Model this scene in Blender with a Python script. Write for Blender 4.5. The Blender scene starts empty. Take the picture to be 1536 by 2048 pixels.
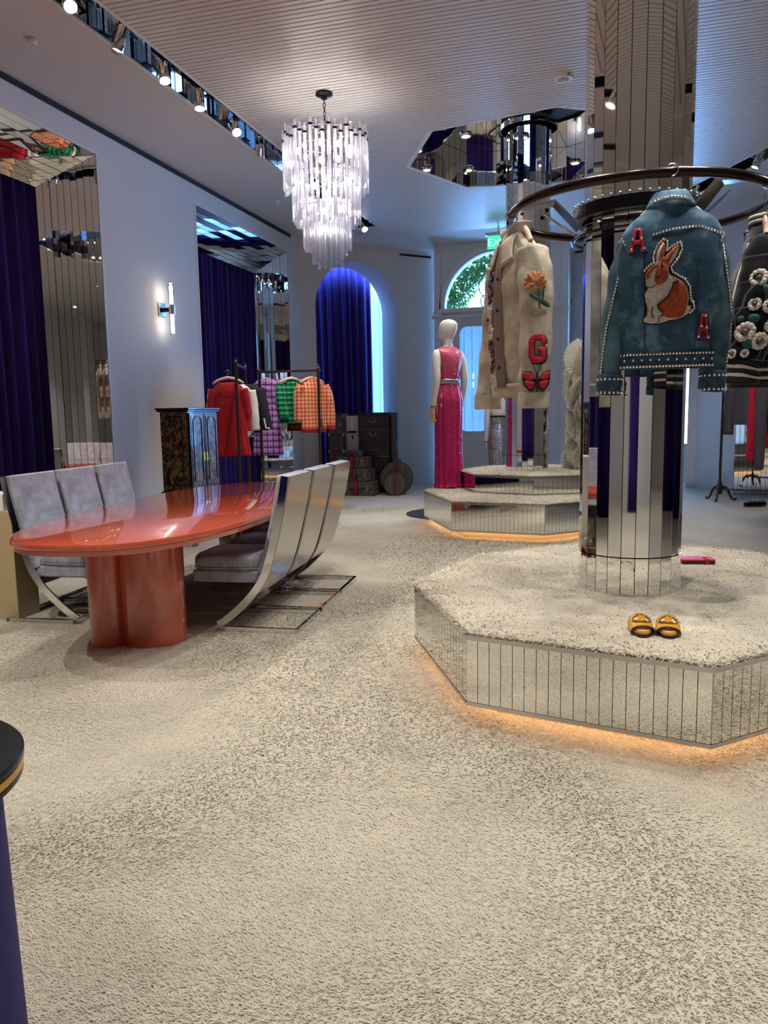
import bpy, bmesh, math, random
import numpy as np
from mathutils import Vector, Matrix, noise
from mathutils.geometry import tessellate_polygon
random.seed(7)
PI = math.pi
SC = bpy.context.scene
COL = SC.collection

# ------------------------------------------------------------------ camera, sky, exposure
cam_d = bpy.data.cameras.new('camera')
cam = bpy.data.objects.new('camera', cam_d); COL.objects.link(cam); SC.camera = cam
TH, PS, RO = math.radians(7.2), math.radians(15.9), 0.0168
F_ = Vector((-math.sin(PS)*math.cos(TH), math.cos(PS)*math.cos(TH), -math.sin(TH)))
R0 = Vector((math.cos(PS), math.sin(PS), 0)); U0 = R0.cross(F_)
R_ = R0*math.cos(RO) - U0*math.sin(RO); U_ = U0*math.cos(RO) + R0*math.sin(RO)
cam.matrix_world = Matrix(((R_.x, U_.x, -F_.x, 0), (R_.y, U_.y, -F_.y, 0), (R_.z, U_.z, -F_.z, 1.3), (0, 0, 0, 1)))
cam_d.sensor_fit = 'VERTICAL'; cam_d.sensor_height = 32.0; cam_d.lens = 32.0*1540/2048
cam_d.clip_start = 0.05; cam_d.clip_end = 200

SC.view_settings.view_transform = 'Standard'; SC.view_settings.look = 'None'
SC.view_settings.gamma = 1.0; SC.view_settings.use_curve_mapping = False
SC.view_settings.exposure = 1.2
SKY_STRENGTH = 12.5
SPOT_W, DOWN_W, BULB_W = 62, 44, 4.5

w = bpy.data.worlds.new('sky'); SC.world = w; w.use_nodes = True
bg = w.node_tree.nodes['Background']
bg.inputs[0].default_value = (0.20, 0.48, 1.0, 1); bg.inputs[1].default_value = SKY_STRENGTH
try:
    SC.cycles.max_bounces = 14; SC.cycles.diffuse_bounces = 4; SC.cycles.glossy_bounces = 8
    SC.cycles.transparent_max_bounces = 24; SC.cycles.transmission_bounces = 6
    SC.cycles.sample_clamp_indirect = 6.0; SC.cycles.caustics_refractive = False
    SC.cycles.caustics_reflective = False
except Exception:
    pass

# ------------------------------------------------------------------ materials
def lin(c):
    c = c/255.0
    return c/12.92 if c <= 0.04045 else ((c+0.055)/1.055)**2.4
def rgb(r, g, b): return (lin(r), lin(g), lin(b), 1)
class NT:
    def __init__(s, name):
        s.m = bpy.data.materials.new(name); s.m.use_nodes = True
        s.t = s.m.node_tree; s.b = s.t.nodes['Principled BSDF']; s.out = s.t.nodes['Material Output']
    def n(s, typ, **kw):
        x = s.t.nodes.new(typ)
        for k, v in kw.items():
            if k.startswith('i_'):
                key = k[2:]
                key = int(key) if key.isdigit() else key.replace('_', ' ')
                x.inputs[key].default_value = v
            else: setattr(x, k, v)
        return x
    def l(s, a, b): s.t.links.new(a, b)
    def co(s, which='Object', scale=(1, 1, 1), rot=(0, 0, 0)):
        tc = s.n('ShaderNodeTexCoord'); mp = s.n('ShaderNodeMapping')
        mp.inputs['Scale'].default_value = scale; mp.inputs['Rotation'].default_value = rot
        s.l(tc.outputs[which], mp.inputs['Vector']); return mp.outputs[0]
    def noise(s, vec, scale, detail=3, rough=0.55):
        x = s.n('ShaderNodeTexNoise'); x.inputs['Scale'].default_value = scale
        x.inputs['Detail'].default_value = detail; x.inputs['Roughness'].default_value = rough
        if vec is not None: s.l(vec, x.inputs['Vector'])
        return x.outputs['Fac']
    def ramp(s, fac, stops, interp='LINEAR'):
        x = s.n('ShaderNodeValToRGB'); e = x.color_ramp; e.interpolation = interp
        while len(e.elements) > 1: e.elements.remove(e.elements[-1])
        e.elements[0].position = stops[0][0]; e.elements[0].color = stops[0][1]
        for p, c in stops[1:]:
            k = e.elements.new(p); k.color = c
        s.l(fac, x.inputs['Fac']); return x.outputs['Color']
    def math(s, op, a, b=None, c=None):
        x = s.n('ShaderNodeMath', operation=op)
        for i, v in enumerate((a, b, c)):
            if v is None: continue
            if isinstance(v, (int, float)): x.inputs[i].default_value = v
            else: s.l(v, x.inputs[i])
        return x.outputs[0]
    def mix(s, fac, a, b, mode='MIX'):
        x = s.n('ShaderNodeMixRGB', blend_type=mode)
        for i, v in enumerate((fac, a, b)):
            if isinstance(v, (int, float)): x.inputs[i].default_value = v
            elif isinstance(v, tuple): x.inputs[i].default_value = v
            else: s.l(v, x.inputs[i])
        return x.outputs[0]
    def sep(s, vec):
        x = s.n('ShaderNodeSeparateXYZ'); s.l(vec, x.inputs[0]); return x.outputs
    def bump(s, h, strength=0.3, dist=0.01):
        x = s.n('ShaderNodeBump'); x.inputs['Strength'].default_value = strength; x.inputs['Distance'].default_value = dist
        s.l(h, x.inputs['Height']); s.l(x.outputs[0], s.b.inputs['Normal'])
    def base(s, c):
        if isinstance(c, tuple): s.b.inputs['Base Color'].default_value = c
        else: s.l(c, s.b.inputs['Base Color'])
    def set(s, rough=None, metal=None, sheen=None, coat=None, spec=None, emit=None, estr=None, trans=None, ior=None):
        B = s.b.inputs
        if rough is not None: B['Roughness'].default_value = rough
        if metal is not None: B['Metallic'].default_value = metal
        if sheen is not None: B['Sheen Weight'].default_value = sheen[0]; B['Sheen Roughness'].default_value = 0.35; B['Sheen Tint'].default_value = sheen[1]
        if coat is not None: B['Coat Weight'].default_value = coat; B['Coat Roughness'].default_value = 0.03
        if spec is not None: B['Specular IOR Level'].default_value = spec
        if emit is not None: B['Emission Color'].default_value = emit; B['Emission Strength'].default_value = estr
        if trans is not None: B['Transmission Weight'].default_value = trans
        if ior is not None: B['IOR'].default_value = ior
        return s.m
def plain(name, c, rough=0.5, metal=0.0, **k):
    t = NT(name); t.base(c); return t.set(rough=rough, metal=metal, **k)
def mottled(name, c1, c2, scale, rough=0.6, bump=0.0, bscale=None, stretch=(1, 1, 1), **k):
    t = NT(name); v = t.co(scale=stretch); f = t.noise(v, scale, 4)
    t.base(t.ramp(f, [(0.3, c1), (0.7, c2)]))
    if bump: t.bump(t.noise(v, bscale or scale*4, 3), bump, 0.004)
    return t.set(rough=rough, **k)

M = {}
def carpet(name, c1, c2, c3):
    t = NT(name); v = t.co(); v2 = t.co(scale=(1, 0.45, 1), rot=(0, 0, 0.5))
    big = t.noise(v, 0.9, 4, 0.6); mid = t.noise(v, 7.0, 4, 0.65); fine = t.noise(v2, 95.0, 3, 0.7)
    c = t.ramp(big, [(0.34, c2), (0.62, c1)])
    c = t.mix(t.ramp(mid, [(0.55, (0, 0, 0, 1)), (0.85, (0.7, 0.7, 0.7, 1))]), c, c3)
    c = t.mix(t.ramp(fine, [(0.30, (0.75, 0.75, 0.75, 1)), (0.42, (0, 0, 0, 1))]), c, c3)
    t.base(c)
    h = t.math('ADD', t.math('MULTIPLY', fine, 0.8), t.math('MULTIPLY', t.noise(v, 28.0, 3, 0.6), 0.9))
    t.bump(h, 0.8, 0.018)
    return t.set(rough=0.95, sheen=(0.25, (1, 0.95, 0.88, 1)), spec=0.1)
M['carpet'] = carpet('beige_carpet', rgb(197, 190, 175), rgb(183, 175, 160), rgb(155, 146, 131))
M['ivory'] = carpet('ivory_shag', rgb(218, 210, 194), rgb(192, 182, 166), rgb(168, 158, 142))
M['pile'] = mottled('pile_fibre', rgb(182, 175, 160), rgb(206, 199, 184), 3.0, rough=0.95)
M['ivory_pile'] = mottled('ivory_fibre', rgb(186, 177, 160), rgb(228, 221, 206), 2.6, rough=0.95)
M['wall'] = mottled('wall_paint', rgb(212, 209, 208), rgb(216, 213, 212), 2.0, rough=0.75)
M['soffit'] = plain('soffit_paint', rgb(208, 203, 201), 0.8)
M['slat'] = plain('ceiling_slat_paint', rgb(206, 200, 196), 0.42)
M['slot_dark'] = plain('slot_black', rgb(14, 14, 16), 0.7)
M['dark'] = plain('joint_dark', rgb(30, 28, 30), 0.6)
M['white_trim'] = plain('white_trim_paint', rgb(222, 221, 222), 0.5)
t = NT('mirror_glass'); t.base((0.80, 0.80, 0.79, 1)); M['mirror'] = t.set(rough=0.02, metal=1.0)
t = NT('skirt_mirror'); t.base((0.74, 0.73, 0.70, 1)); M['mirror_b'] = t.set(rough=0.025, metal=1.0); M['joint'] = plain('joint_grey', rgb(84, 80, 74), 0.6)
M['chrome'] = plain('chrome', (0.72, 0.72, 0.73, 1), 0.06, 1.0)
M['satin'] = plain('satin_steel', (0.50, 0.49, 0.49, 1), 0.20, 1.0)
M['bronze'] = plain('dark_bronze', rgb(74, 60, 55), 0.38, 0.85)
M['ringmetal'] = plain('oxblood_rail', rgb(42, 26, 28), 0.22, 0.6)
M['blackmetal'] = plain('black_metal', rgb(16, 16, 20), 0.3, 0.6)
M['gold'] = plain('gold', rgb(198, 158, 82), 0.28, 1.0)
def velvet(name, c1, c2, sheen, tint, stretch=(6, 6, 0.6), scale=1.0):
    t = NT(name); v = t.co(scale=stretch)
    t.base(t.ramp(t.noise(v, scale, 3), [(0.35, c1), (0.7, c2)]))
    t.bump(t.noise(t.co(), 260, 2), 0.08, 0.002)
    return t.set(rough=0.75, sheen=(sheen, tint), spec=0.15)
M['purple'] = velvet('indigo_velvet', rgb(34, 20, 80), rgb(56, 38, 118), 0.55, (0.50, 0.40, 0.95, 1))
M['purple_pl'] = plain('indigo_felt', rgb(30, 18, 92), 0.8)
t = NT('silver_grey_velvet'); v = t.co(scale=(1, 1, 1)); f = t.noise(v, 9, 5, 0.65); f2 = t.noise(t.co(scale=(60, 3, 3)), 1.0, 3)
t.base(t.mix(0.25, t.ramp(f, [(0.35, rgb(132, 136, 148)), (0.65, rgb(174, 179, 194))]), t.ramp(f2, [(0.4, rgb(124, 127, 138)), (0.6, rgb(182, 186, 200))])))
M['grey_velvet'] = t.set(rough=0.6, sheen=(0.8, (0.9, 0.9, 1, 1)), spec=0.2)
t = NT('coral_lacquer'); t.base(t.ramp(t.noise(t.co(), 1.2, 2), [(0.3, rgb(184, 80, 56)), (0.7, rgb(190, 86, 60))]))
M['coral'] = t.set(rough=0.12, coat=1.0)
M['beige'] = plain('beige_panel', rgb(190, 168, 128), 0.55)
M['white'] = plain('white_gloss', rgb(238, 236, 234), 0.3)
M['mann'] = plain('mannequin_white', rgb(226, 222, 224), 0.38)
M['skin'] = plain('mannequin_hand', rgb(222, 178, 150), 0.5)
M['hanger'] = plain('pale_wood', rgb(228, 196, 178), 0.45)
M['exit_g'] = plain('exit_green', rgb(30, 180, 120), 0.4, emit=(0.05, 0.75, 0.38, 1), estr=0.55)
M['exit_t'] = plain('exit_letters', rgb(120, 255, 210), 0.4, emit=(0.25, 1.0, 0.7, 1), estr=1.1)
def emitter(name, c, s):
    t = NT(name); t.base((0.8, 0.8, 0.8, 1)); return t.set(emit=c, estr=s)
M['led'] = emitter('led_strip', (1.0, 0.60, 0.33, 1), 8)
M['lens'] = emitter('lamp_lens', (1.0, 0.93, 0.82, 1), 14)
M['bulb'] = emitter('bulb', (1.0, 0.92, 0.86, 1), 32)
M['tube'] = emitter('sconce_tube', (1.0, 0.90, 0.74, 1), 8)
def thin_glass(name, tint, gl=0.12, rough=0.02):
    t = NT(name); tr = t.n('ShaderNodeBsdfTransparent'); tr.inputs[0].default_value = tint
    g = t.n('ShaderNodeBsdfGlossy'); g.inputs['Roughness'].default_value = rough; g.inputs['Color'].default_value = (0.95, 0.95, 1, 1)
    lw = t.n('ShaderNodeLayerWeight'); lw.inputs[0].default_value = 0.35
    f = t.math('MINIMUM', t.math('ADD', t.math('MULTIPLY', lw.outputs['Fresnel'], 0.9), gl), 0.95)
    mx = t.n('ShaderNodeMixShader'); t.l(f, mx.inputs[0]); t.l(tr.outputs[0], mx.inputs[1]); t.l(g.outputs[0], mx.inputs[2])
    t.l(mx.outputs[0], t.out.inputs[0]); return t.m
M['glass'] = thin_glass('window_glass', (0.97, 0.98, 1, 1), 0.02)
M['acrylic'] = thin_glass('acrylic', (0.95, 0.97, 1, 1), 0.05)
# lucite chandelier rods: clear body, bright faceted edges, a little frosting that catches the bulbs
t = NT('crystal_rod'); tr = t.n('ShaderNodeBsdfTransparent'); tr.inputs[0].default_value = (0.93, 0.93, 0.97, 1)
g = t.n('ShaderNodeBsdfGlossy'); g.inputs['Roughness'].default_value = 0.08
d = t.n('ShaderNodeBsdfTranslucent'); d.inputs[0].default_value = (0.9, 0.9, 1.0, 1)
m1 = t.n('ShaderNodeMixShader'); m1.inputs[0].default_value = 0.30; t.l(tr.outputs[0], m1.inputs[1]); t.l(d.outputs[0], m1.inputs[2])
lw = t.n('ShaderNodeLayerWeight'); lw.inputs[0].default_value = 0.45
m2 = t.n('ShaderNodeMixShader'); t.l(t.math('ADD', t.math('MULTIPLY', lw.outputs['Fresnel'], 0.6), 0.10), m2.inputs[0]); t.l(m1.outputs[0], m2.inputs[1]); t.l(g.outputs[0], m2.inputs[2])
t.l(m2.outputs[0], t.out.inputs[0]); M['crystal'] = t.m
def translucent(name, c, frac=0.55, tr=0.0):
    t = NT(name); d = t.n('ShaderNodeBsdfDiffuse'); d.inputs[0].default_value = c
    x = t.n('ShaderNodeBsdfTranslucent'); x.inputs[0].default_value = c
    m = t.n('ShaderNodeMixShader'); m.inputs[0].default_value = frac; t.l(d.outputs[0], m.inputs[1]); t.l(x.outputs[0], m.inputs[2])
    o = m
    if tr:
        q = t.n('ShaderNodeBsdfTransparent'); o = t.n('ShaderNodeMixShader'); o.inputs[0].default_value = tr
        t.l(m.outputs[0], o.inputs[1]); t.l(q.outputs[0], o.inputs[2])
    t.l(o.outputs[0], t.out.inputs[0]); return t.m
M['sheer'] = translucent('sheer_curtain', (0.50, 0.56, 0.62, 1), 0.45, 0.0)
M['leaf'] = translucent('leaf_green', rgb(70, 120, 60), 0.5)
M['ruffle'] = translucent('ivory_organza', rgb(246, 243, 234), 0.25)
# cloth
def plaid(name, ground, bands, rough=0.85, nz=0.35, rot=(0, 0, 0)):
    """bands: (axis, frequency per m, duty, phase, colour, strength); woven in object space"""
    t = NT(name); v = t.co(rot=rot); sx = t.sep(v); c = ground
    nn = t.noise(v, 120, 3, 0.7)
    c = t.mix(t.math('MULTIPLY', nn, nz), c, tuple(min(1, x*1.9) for x in ground[:3]) + (1,))
    for ax, fr, duty, ph, colr, st in bands:
        f = t.math('FRACT', t.math('ADD', t.math('MULTIPLY', sx[ax], fr), 50+ph))
        k = t.math('LESS_THAN', f, duty)
        k = t.math('MULTIPLY', k, t.math('MULTIPLY', t.math('ADD', nn, 0.45), st))
        c = t.mix(k, c, colr)
    t.base(c); t.bump(nn, 0.5, 0.004); return t.set(rough=rough, sheen=(0.3, (1, 1, 1, 1)), spec=0.1)
t = NT('washed_denim'); v = t.co()
big = t.noise(v, 5.5, 4, 0.6); fine = t.noise(t.co(scale=(1, 1, 0.25)), 420, 2)
c = t.ramp(big, [(0.36, rgb(16, 36, 66)), (0.50, rgb(30, 62, 98)), (0.62, rgb(108, 144, 172))])
c = t.mix(t.math('MULTIPLY', fine, 0.35), c, rgb(120, 160, 180)); t.base(c); t.bump(t.math('ADD', t.math('MULTIPLY', big, 2.0), fine), 0.35, 0.004)
M['denim'] = t.set(rough=0.85, sheen=(0.15, (0.8, 0.9, 1, 1)), spec=0.15)
M['denim_dk'] = mottled('denim_seam', rgb(24, 42, 62), rgb(52, 84, 108), 30, rough=0.85)
M['denim_lt'] = mottled('denim_sleeve', rgb(30, 60, 80), rgb(76, 114, 128), 6, rough=0.85, bump=0.25, bscale=200)
t = NT('cream_denim'); v = t.co(); f = t.noise(v, 14, 4, 0.6)
t.base(t.ramp(f, [(0.3, rgb(166, 155, 138)), (0.7, rgb(206, 197, 181))])); t.bump(f, 0.35, 0.01)
M['cream'] = t.set(rough=0.85, spec=0.15)
M['cream_in'] = plain('cream_placket', rgb(118, 98, 88), 0.85)
M['patch_w'] = mottled('glitter_white', rgb(150, 142, 132), rgb(226, 220, 208), 160, rough=0.45)
M['patch_o'] = mottled('rust_embroidery', rgb(120, 40, 14), rgb(192, 84, 40), 90, rough=0.7, stretch=(1, 1, 0.5))
M['patch_k'] = plain('black_thread', rgb(14, 12, 14), 0.7)
M['patch_r'] = mottled('red_chenille', rgb(150, 14, 34), rgb(196, 28, 56), 200, rough=0.85)
M['patch_n'] = plain('navy_felt', rgb(24, 18, 58), 0.85)
M['thread_g'] = plain('green_thread', rgb(20, 78, 66), 0.7)
M['thread_o'] = mottled('orange_thread', rgb(150, 84, 40), rgb(212, 140, 92), 120, rough=0.7)
M['thread_p'] = mottled('plum_thread', rgb(60, 34, 62), rgb(150, 92, 118), 60, rough=0.7)
M['stud'] = plain('steel_stud', (0.85, 0.83, 0.78, 1), 0.12, 1.0)
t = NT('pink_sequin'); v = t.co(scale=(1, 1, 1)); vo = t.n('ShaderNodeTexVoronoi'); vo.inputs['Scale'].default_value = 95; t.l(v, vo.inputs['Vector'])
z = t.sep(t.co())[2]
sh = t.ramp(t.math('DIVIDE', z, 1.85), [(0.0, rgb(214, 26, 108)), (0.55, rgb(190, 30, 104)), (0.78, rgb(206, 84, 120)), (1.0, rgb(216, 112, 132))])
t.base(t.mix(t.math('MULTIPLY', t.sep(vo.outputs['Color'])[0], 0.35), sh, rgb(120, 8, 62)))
t.l(t.math('ADD', 0.18, t.math('MULTIPLY', t.sep(vo.outputs['Color'])[1], 0.5)), t.b.inputs['Roughness'])
nm = t.n('ShaderNodeNormalMap'); t.bump(t.sep(vo.outputs['Color'])[2], 0.5, 0.006); M['pink'] = t.set(metal=0.25)
t = NT('silver_sequin'); vo = t.n('ShaderNodeTexVoronoi'); vo.inputs['Scale'].default_value = 120; t.l(t.co(), vo.inputs['Vector'])
t.base(t.ramp(t.sep(vo.outputs['Color'])[0], [(0.2, rgb(120, 116, 112)), (0.8, rgb(226, 222, 216))])); t.bump(t.sep(vo.outputs['Color'])[1], 0.8, 0.01); M['silver'] = t.set(rough=0.25, metal=0.8)
M['crystal_belt'] = mottled('crystal_belt', rgb(90, 86, 90), rgb(226, 224, 226), 200, rough=0.2, metal=0.7)
M['red'] = mottled('red_wool', rgb(160, 8, 28), rgb(178, 12, 34), 8, rough=0.85)
M['navy'] = plain('navy_wool', rgb(18, 19, 38), 0.85)
M['wht_cloth'] = plain('white_cloth', rgb(226, 226, 230), 0.8)
M['blush'] = plain('blush_cloth', rgb(214, 178, 172), 0.8)
M['lilac'] = plaid('lilac_tweed', rgb(176, 122, 196), [(0, 13, 0.24, 0, rgb(74, 34, 110), 0.85), (2, 12, 0.2, 0, rgb(66, 28, 104), 1.1), (2, 12, 0.12, 0.4, rgb(226, 184, 232), 0.8), (0, 26, 0.2, 0.3, rgb(216, 168, 226), 0.5)])
M['green'] = plaid('green_tweed', rgb(22, 130, 84), [(0, 16, 0.3, 0, rgb(8, 58, 48), 0.9), (2, 15, 0.28, 0, rgb(10, 66, 50), 1.0), (2, 15, 0.12, 0.5, rgb(120, 214, 166), 0.8)])
M['orange'] = plaid('orange_check_knit', rgb(222, 92, 70), [(0, 22, 0.42, 0, rgb(246, 196, 150), 0.75), (2, 20, 0.42, 0, rgb(240, 176, 130), 0.75), (2, 20, 0.14, 0.5, rgb(150, 30, 36), 0.9), (0, 22, 0.14, 0.55, rgb(150, 30, 36), 0.8)])
M['crim'] = plain('crimson_rib', rgb(160, 22, 42), 0.85)
M['maroon'] = plaid('maroon_check', rgb(92, 24, 30), [(0, 16, 0.2, 0, rgb(150, 70, 50), 0.7), (2, 16, 0.2, 0, rgb(50, 10, 14), 0.9)])
M['greyplaid'] = plaid('grey_check_wool', rgb(96, 94, 100), [(0, 52, 0.3, 0, rgb(70, 68, 76), 0.6), (2, 46, 0.3, 0, rgb(70, 68, 76), 0.6)])
M['crimson'] = plain('crimson_silk', rgb(206, 22, 66), 0.55)
M['blackc'] = plain('black_cloth', rgb(16, 16, 20), 0.8)
M['blackplaid'] = plaid('black_check_wool', rgb(20, 20, 24), [(0, 9, 0.05, 0, rgb(90, 90, 100), 0.8), (2, 9, 0.05, 0, rgb(90, 90, 100), 0.8)])
M['rib_w'] = plain('ivory_rib', rgb(214, 202, 190), 0.85)
M['petal'] = mottled('beaded_petal', rgb(150, 140, 134), rgb(240, 236, 228), 240, rough=0.35)
M['tan'] = plain('tan_bead', rgb(96, 74, 58), 0.5)
M['yellow'] = plain('mustard_leather', rgb(214, 152, 24), 0.38)
M['insole'] = plain('blush_insole', rgb(232, 190, 168), 0.45)
M['sole'] = plain('dark_sole', rgb(40, 26, 22), 0.5)
M['redleather'] = plain('red_leather', rgb(190, 30, 66), 0.6)
t = NT('monogram_canvas'); v = t.co(scale=(26, 26, 26), rot=(0.6, 0.5, 0.785)); ck = t.n('ShaderNodeTexChecker'); ck.inputs['Scale'].default_value = 1.6; t.l(v, ck.inputs[0])
ck.inputs[1].default_value = rgb(98, 92, 88); ck.inputs[2].default_value = rgb(76, 71, 69); t.base(ck.outputs[0]); M['mono'] = t.set(rough=0.5)
M['trunk_dk'] = plain('trunk_espresso', rgb(44, 38, 42), 0.42)
M['trunk_in'] = plain('drawer_face', rgb(54, 47, 52), 0.48)
M['stripe_r'] = plain('web_red', rgb(168, 22, 44), 0.7)
M['stripe_g'] = plain('web_navy', rgb(30, 36, 66), 0.7)
t = NT('lacquer_gold_scene'); v = t.co(scale=(1, 1, 0.7)); f = t.noise(v, 16, 6, 0.72); f2 = t.noise(v, 46, 3, 0.6)
k = t.math('ADD', t.math('MULTIPLY', f, 0.75), t.math('MULTIPLY', f2, 0.25))
t.base(t.ramp(k, [(0.47, rgb(18, 14, 14)), (0.50, rgb(112, 84, 46)), (0.60, rgb(158, 122, 66))])); M['chinois'] = t.set(rough=0.34, coat=0.2)
t = NT('lacquer_gold_border'); f = t.noise(t.co(), 60, 3, 0.6)
t.base(t.ramp(f, [(0.48, rgb(24, 17, 15)), (0.54, rgb(150, 116, 64))])); M['chinois_b'] = t.set(rough=0.3, coat=0.5)
M['lacquer'] = plain('black_lacquer', rgb(24, 20, 22), 0.3, coat=0.25)

# ------------------------------------------------------------------ mesh helpers
class B:
    """collects geometry, then links it as ONE mesh object"""
    def __init__(s): s.v = []; s.f = []; s.mi = []
    def add(s, vs, fs, mi=0):
        o = len(s.v); s.v += [tuple(p) for p in vs]; s.f += [tuple(i+o for i in f) for f in fs]; s.mi += [mi]*len(fs); return s
    def box(s, c, d, rz=0.0, mi=0):
        x, y, z = d[0]/2, d[1]/2, d[2]/2; cs, sn = math.cos(rz), math.sin(rz)
        vs = [(c[0]+a*x*cs-b*y*sn, c[1]+a*x*sn+b*y*cs, c[2]+k*z) for k in (-1, 1) for a, b in ((-1, -1), (1, -1), (1, 1), (-1, 1))]
        return s.add(vs, [(3, 2, 1, 0), (4, 5, 6, 7), (0, 1, 5, 4), (1, 2, 6, 5), (2, 3, 7, 6), (3, 0, 4, 7)], mi)
    def prism(s, poly, z0, z1, mi=0):
        n = len(poly); vs = [(p[0], p[1], z0) for p in poly] + [(p[0], p[1], z1) for p in poly]
        return s.add(vs, [tuple(range(n-1, -1, -1)), tuple(range(n, 2*n))] + [(i, (i+1) % n, n+(i+1) % n, n+i) for i in range(n)], mi)
    def grid(s, rows, closed=True, caps=(False, False), mi=0):
        n = len(rows[0]); vs = [p for r in rows for p in r]; fs = []
        for i in range(len(rows)-1):
            for j in range(n if closed else n-1):
                a, b = i*n+j, i*n+(j+1) % n; fs.append((a, b, b+n, a+n))
        if caps[0]: fs.append(tuple(range(n-1, -1, -1)))
        if caps[1]: k = (len(rows)-1)*n; fs.append(tuple(range(k, k+n)))
        return s.add(vs, fs, mi)
    def lathe(s, prof, c=(0, 0, 0), seg=24, mi=0):
        rows = [[(c[0]+r*math.cos(2*PI*j/seg), c[1]+r*math.sin(2*PI*j/seg), c[2]+z) for j in range(seg)] for r, z in prof]
        return s.grid(rows, True, (True, True), mi)
    def tube(s, path, r, seg=10, closed=False, caps=True, mi=0, flat=None):
        P = [Vector(p) for p in path]; n = len(P); rows = []; up = None
        for i in range(n):
            a = P[i-1] if (i or closed) else P[i]; b = P[(i+1) % n] if (i < n-1 or closed) else P[i]
            tg = (b-a).normalized()
            if up is None:
                up = Vector((0, 0, 1)) if abs(tg.z) < 0.9 else Vector((1, 0, 0))
            sd = tg.cross(up); sd.normalize(); up2 = sd.cross(tg).normalized(); up = up2
            rr = r[i] if isinstance(r, (list, tuple)) else r
            k = flat or 1.0
            rows.append([P[i]+(sd*math.cos(2*PI*j/seg)*rr+up2*math.sin(2*PI*j/seg)*rr*k) for j in range(seg)])
        if closed: rows.append(rows[0])
        return s.grid(rows, True, (caps and not closed, caps and not closed), mi)
    def sphere(s, c, r, seg=8, rings=5, mi=0, sc=(1, 1, 1)):
        rows = []
        for i in range(1, rings):
            a = PI*i/rings
            rows.append([(c[0]+sc[0]*r*math.sin(a)*math.cos(2*PI*j/seg), c[1]+sc[1]*r*math.sin(a)*math.sin(2*PI*j/seg), c[2]-sc[2]*r*math.cos(a)) for j in range(seg)])
        o = len(s.v); s.grid(rows, True, (False, False), mi)
        s.v += [(c[0], c[1], c[2]-r*sc[2]), (c[0], c[1], c[2]+r*sc[2])]; b, t2 = len(s.v)-2, len(s.v)-1; L = o+(rings-2)*seg
        for j in range(seg):
            s.f.append((b, o+(j+1) % seg, o+j)); s.f.append((t2, L+j, L+(j+1) % seg)); s.mi += [mi, mi]
        return s
    def mesh(s, name, mats, smooth=False):
        me = bpy.data.meshes.new(name); me.from_pydata(s.v, [], s.f)
        for m in (mats if isinstance(mats, (list, tuple)) else [mats]): me.materials.append(M[m] if isinstance(m, str) else m)
        if any(s.mi): me.polygons.foreach_set('material_index', s.mi)
        bm = bmesh.new(); bm.from_mesh(me); bmesh.ops.recalc_face_normals(bm, faces=bm.faces); bm.to_mesh(me); bm.free()
        if smooth:
            me.polygons.foreach_set('use_smooth', [True]*len(me.polygons))
            if smooth != 'all':
                try: me.set_sharp_from_angle(angle=math.radians(40))
                except Exception: pass
        me.update(); return me
    def build(s, name, mats, parent=None, smooth=False, bevel=0, solid=0, loc=None, rz=0, kind=None, label=None, sub=0):
        return put(name, s.mesh(name, mats, smooth), parent, loc, rz, bevel, solid, kind, label, sub)
def put(name, me, parent=None, loc=None, rz=0, bevel=0, solid=0, kind=None, label=None, sub=0):
    o = bpy.data.objects.new(name, me); COL.objects.link(o)
    if parent: o.parent = parent
    if loc: o.location = loc
    if rz: o.rotation_euler.z = rz
    if kind: o['kind'] = kind
    if label: o['label'] = label
    if solid: q = o.modifiers.new('solid', 'SOLIDIFY'); q.thickness = solid; q.offset = 0
    if sub: q = o.modifiers.new('sub', 'SUBSURF'); q.levels = sub; q.render_levels = sub
    if bevel: q = o.modifiers.new('bevel', 'BEVEL'); q.width = bevel; q.segments = 3; q.limit_method = 'ANGLE'; q.angle_limit = math.radians(35); q.use_clamp_overlap = True
    return o
def thing(name, label, cat, loc=(0, 0, 0), rz=0, group=None):
    o = bpy.data.objects.new(name, None); COL.objects.link(o); o.location = loc; o.rotation_euler.z = rz
    o.empty_display_size = 0.1; o['label'] = label; o['category'] = cat; o['kind'] = 'thing'
    if group: o['group'] = group
    return o
def struct(o, label, cat):
    o['kind'] = 'structure'; o['label'] = label; o['category'] = cat; return o
def copy_tree(o, parent=None):
    c = o.copy(); COL.objects.link(c); c.parent = parent
    for ch in list(o.children): copy_tree(ch, c)
    return c
def lamp(name, kind, loc, energy, color, parent=None, aim=None, size=0.05, angle=70, blend=0.5):
    d = bpy.data.lights.new(name, kind); d.energy = energy; d.color = color
    if kind == 'SPOT': d.spot_size = math.radians(angle); d.spot_blend = blend; d.shadow_soft_size = size
    else: d.shadow_soft_size = size
    o = bpy.data.objects.new(name, d); COL.objects.link(o); o.location = loc
    if aim is not None: o.rotation_euler = (Vector(aim)-Vector(loc)).to_track_quat('-Z', 'Y').to_euler()
    if parent: o.parent = parent
    return o
def poly_face(b, outer, holes, fn, mi=0):
    loops = [[Vector((p[0], p[1], 0)) for p in L] for L in [outer]+holes]
    flat = [p for L in loops for p in L]; tris = tessellate_polygon(loops)
    b.add([fn(p.x, p.y) for p in flat], [tuple(t) for t in tris], mi)

WARM = (1.0, 0.93, 0.83)
ZC = 4.2
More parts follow.
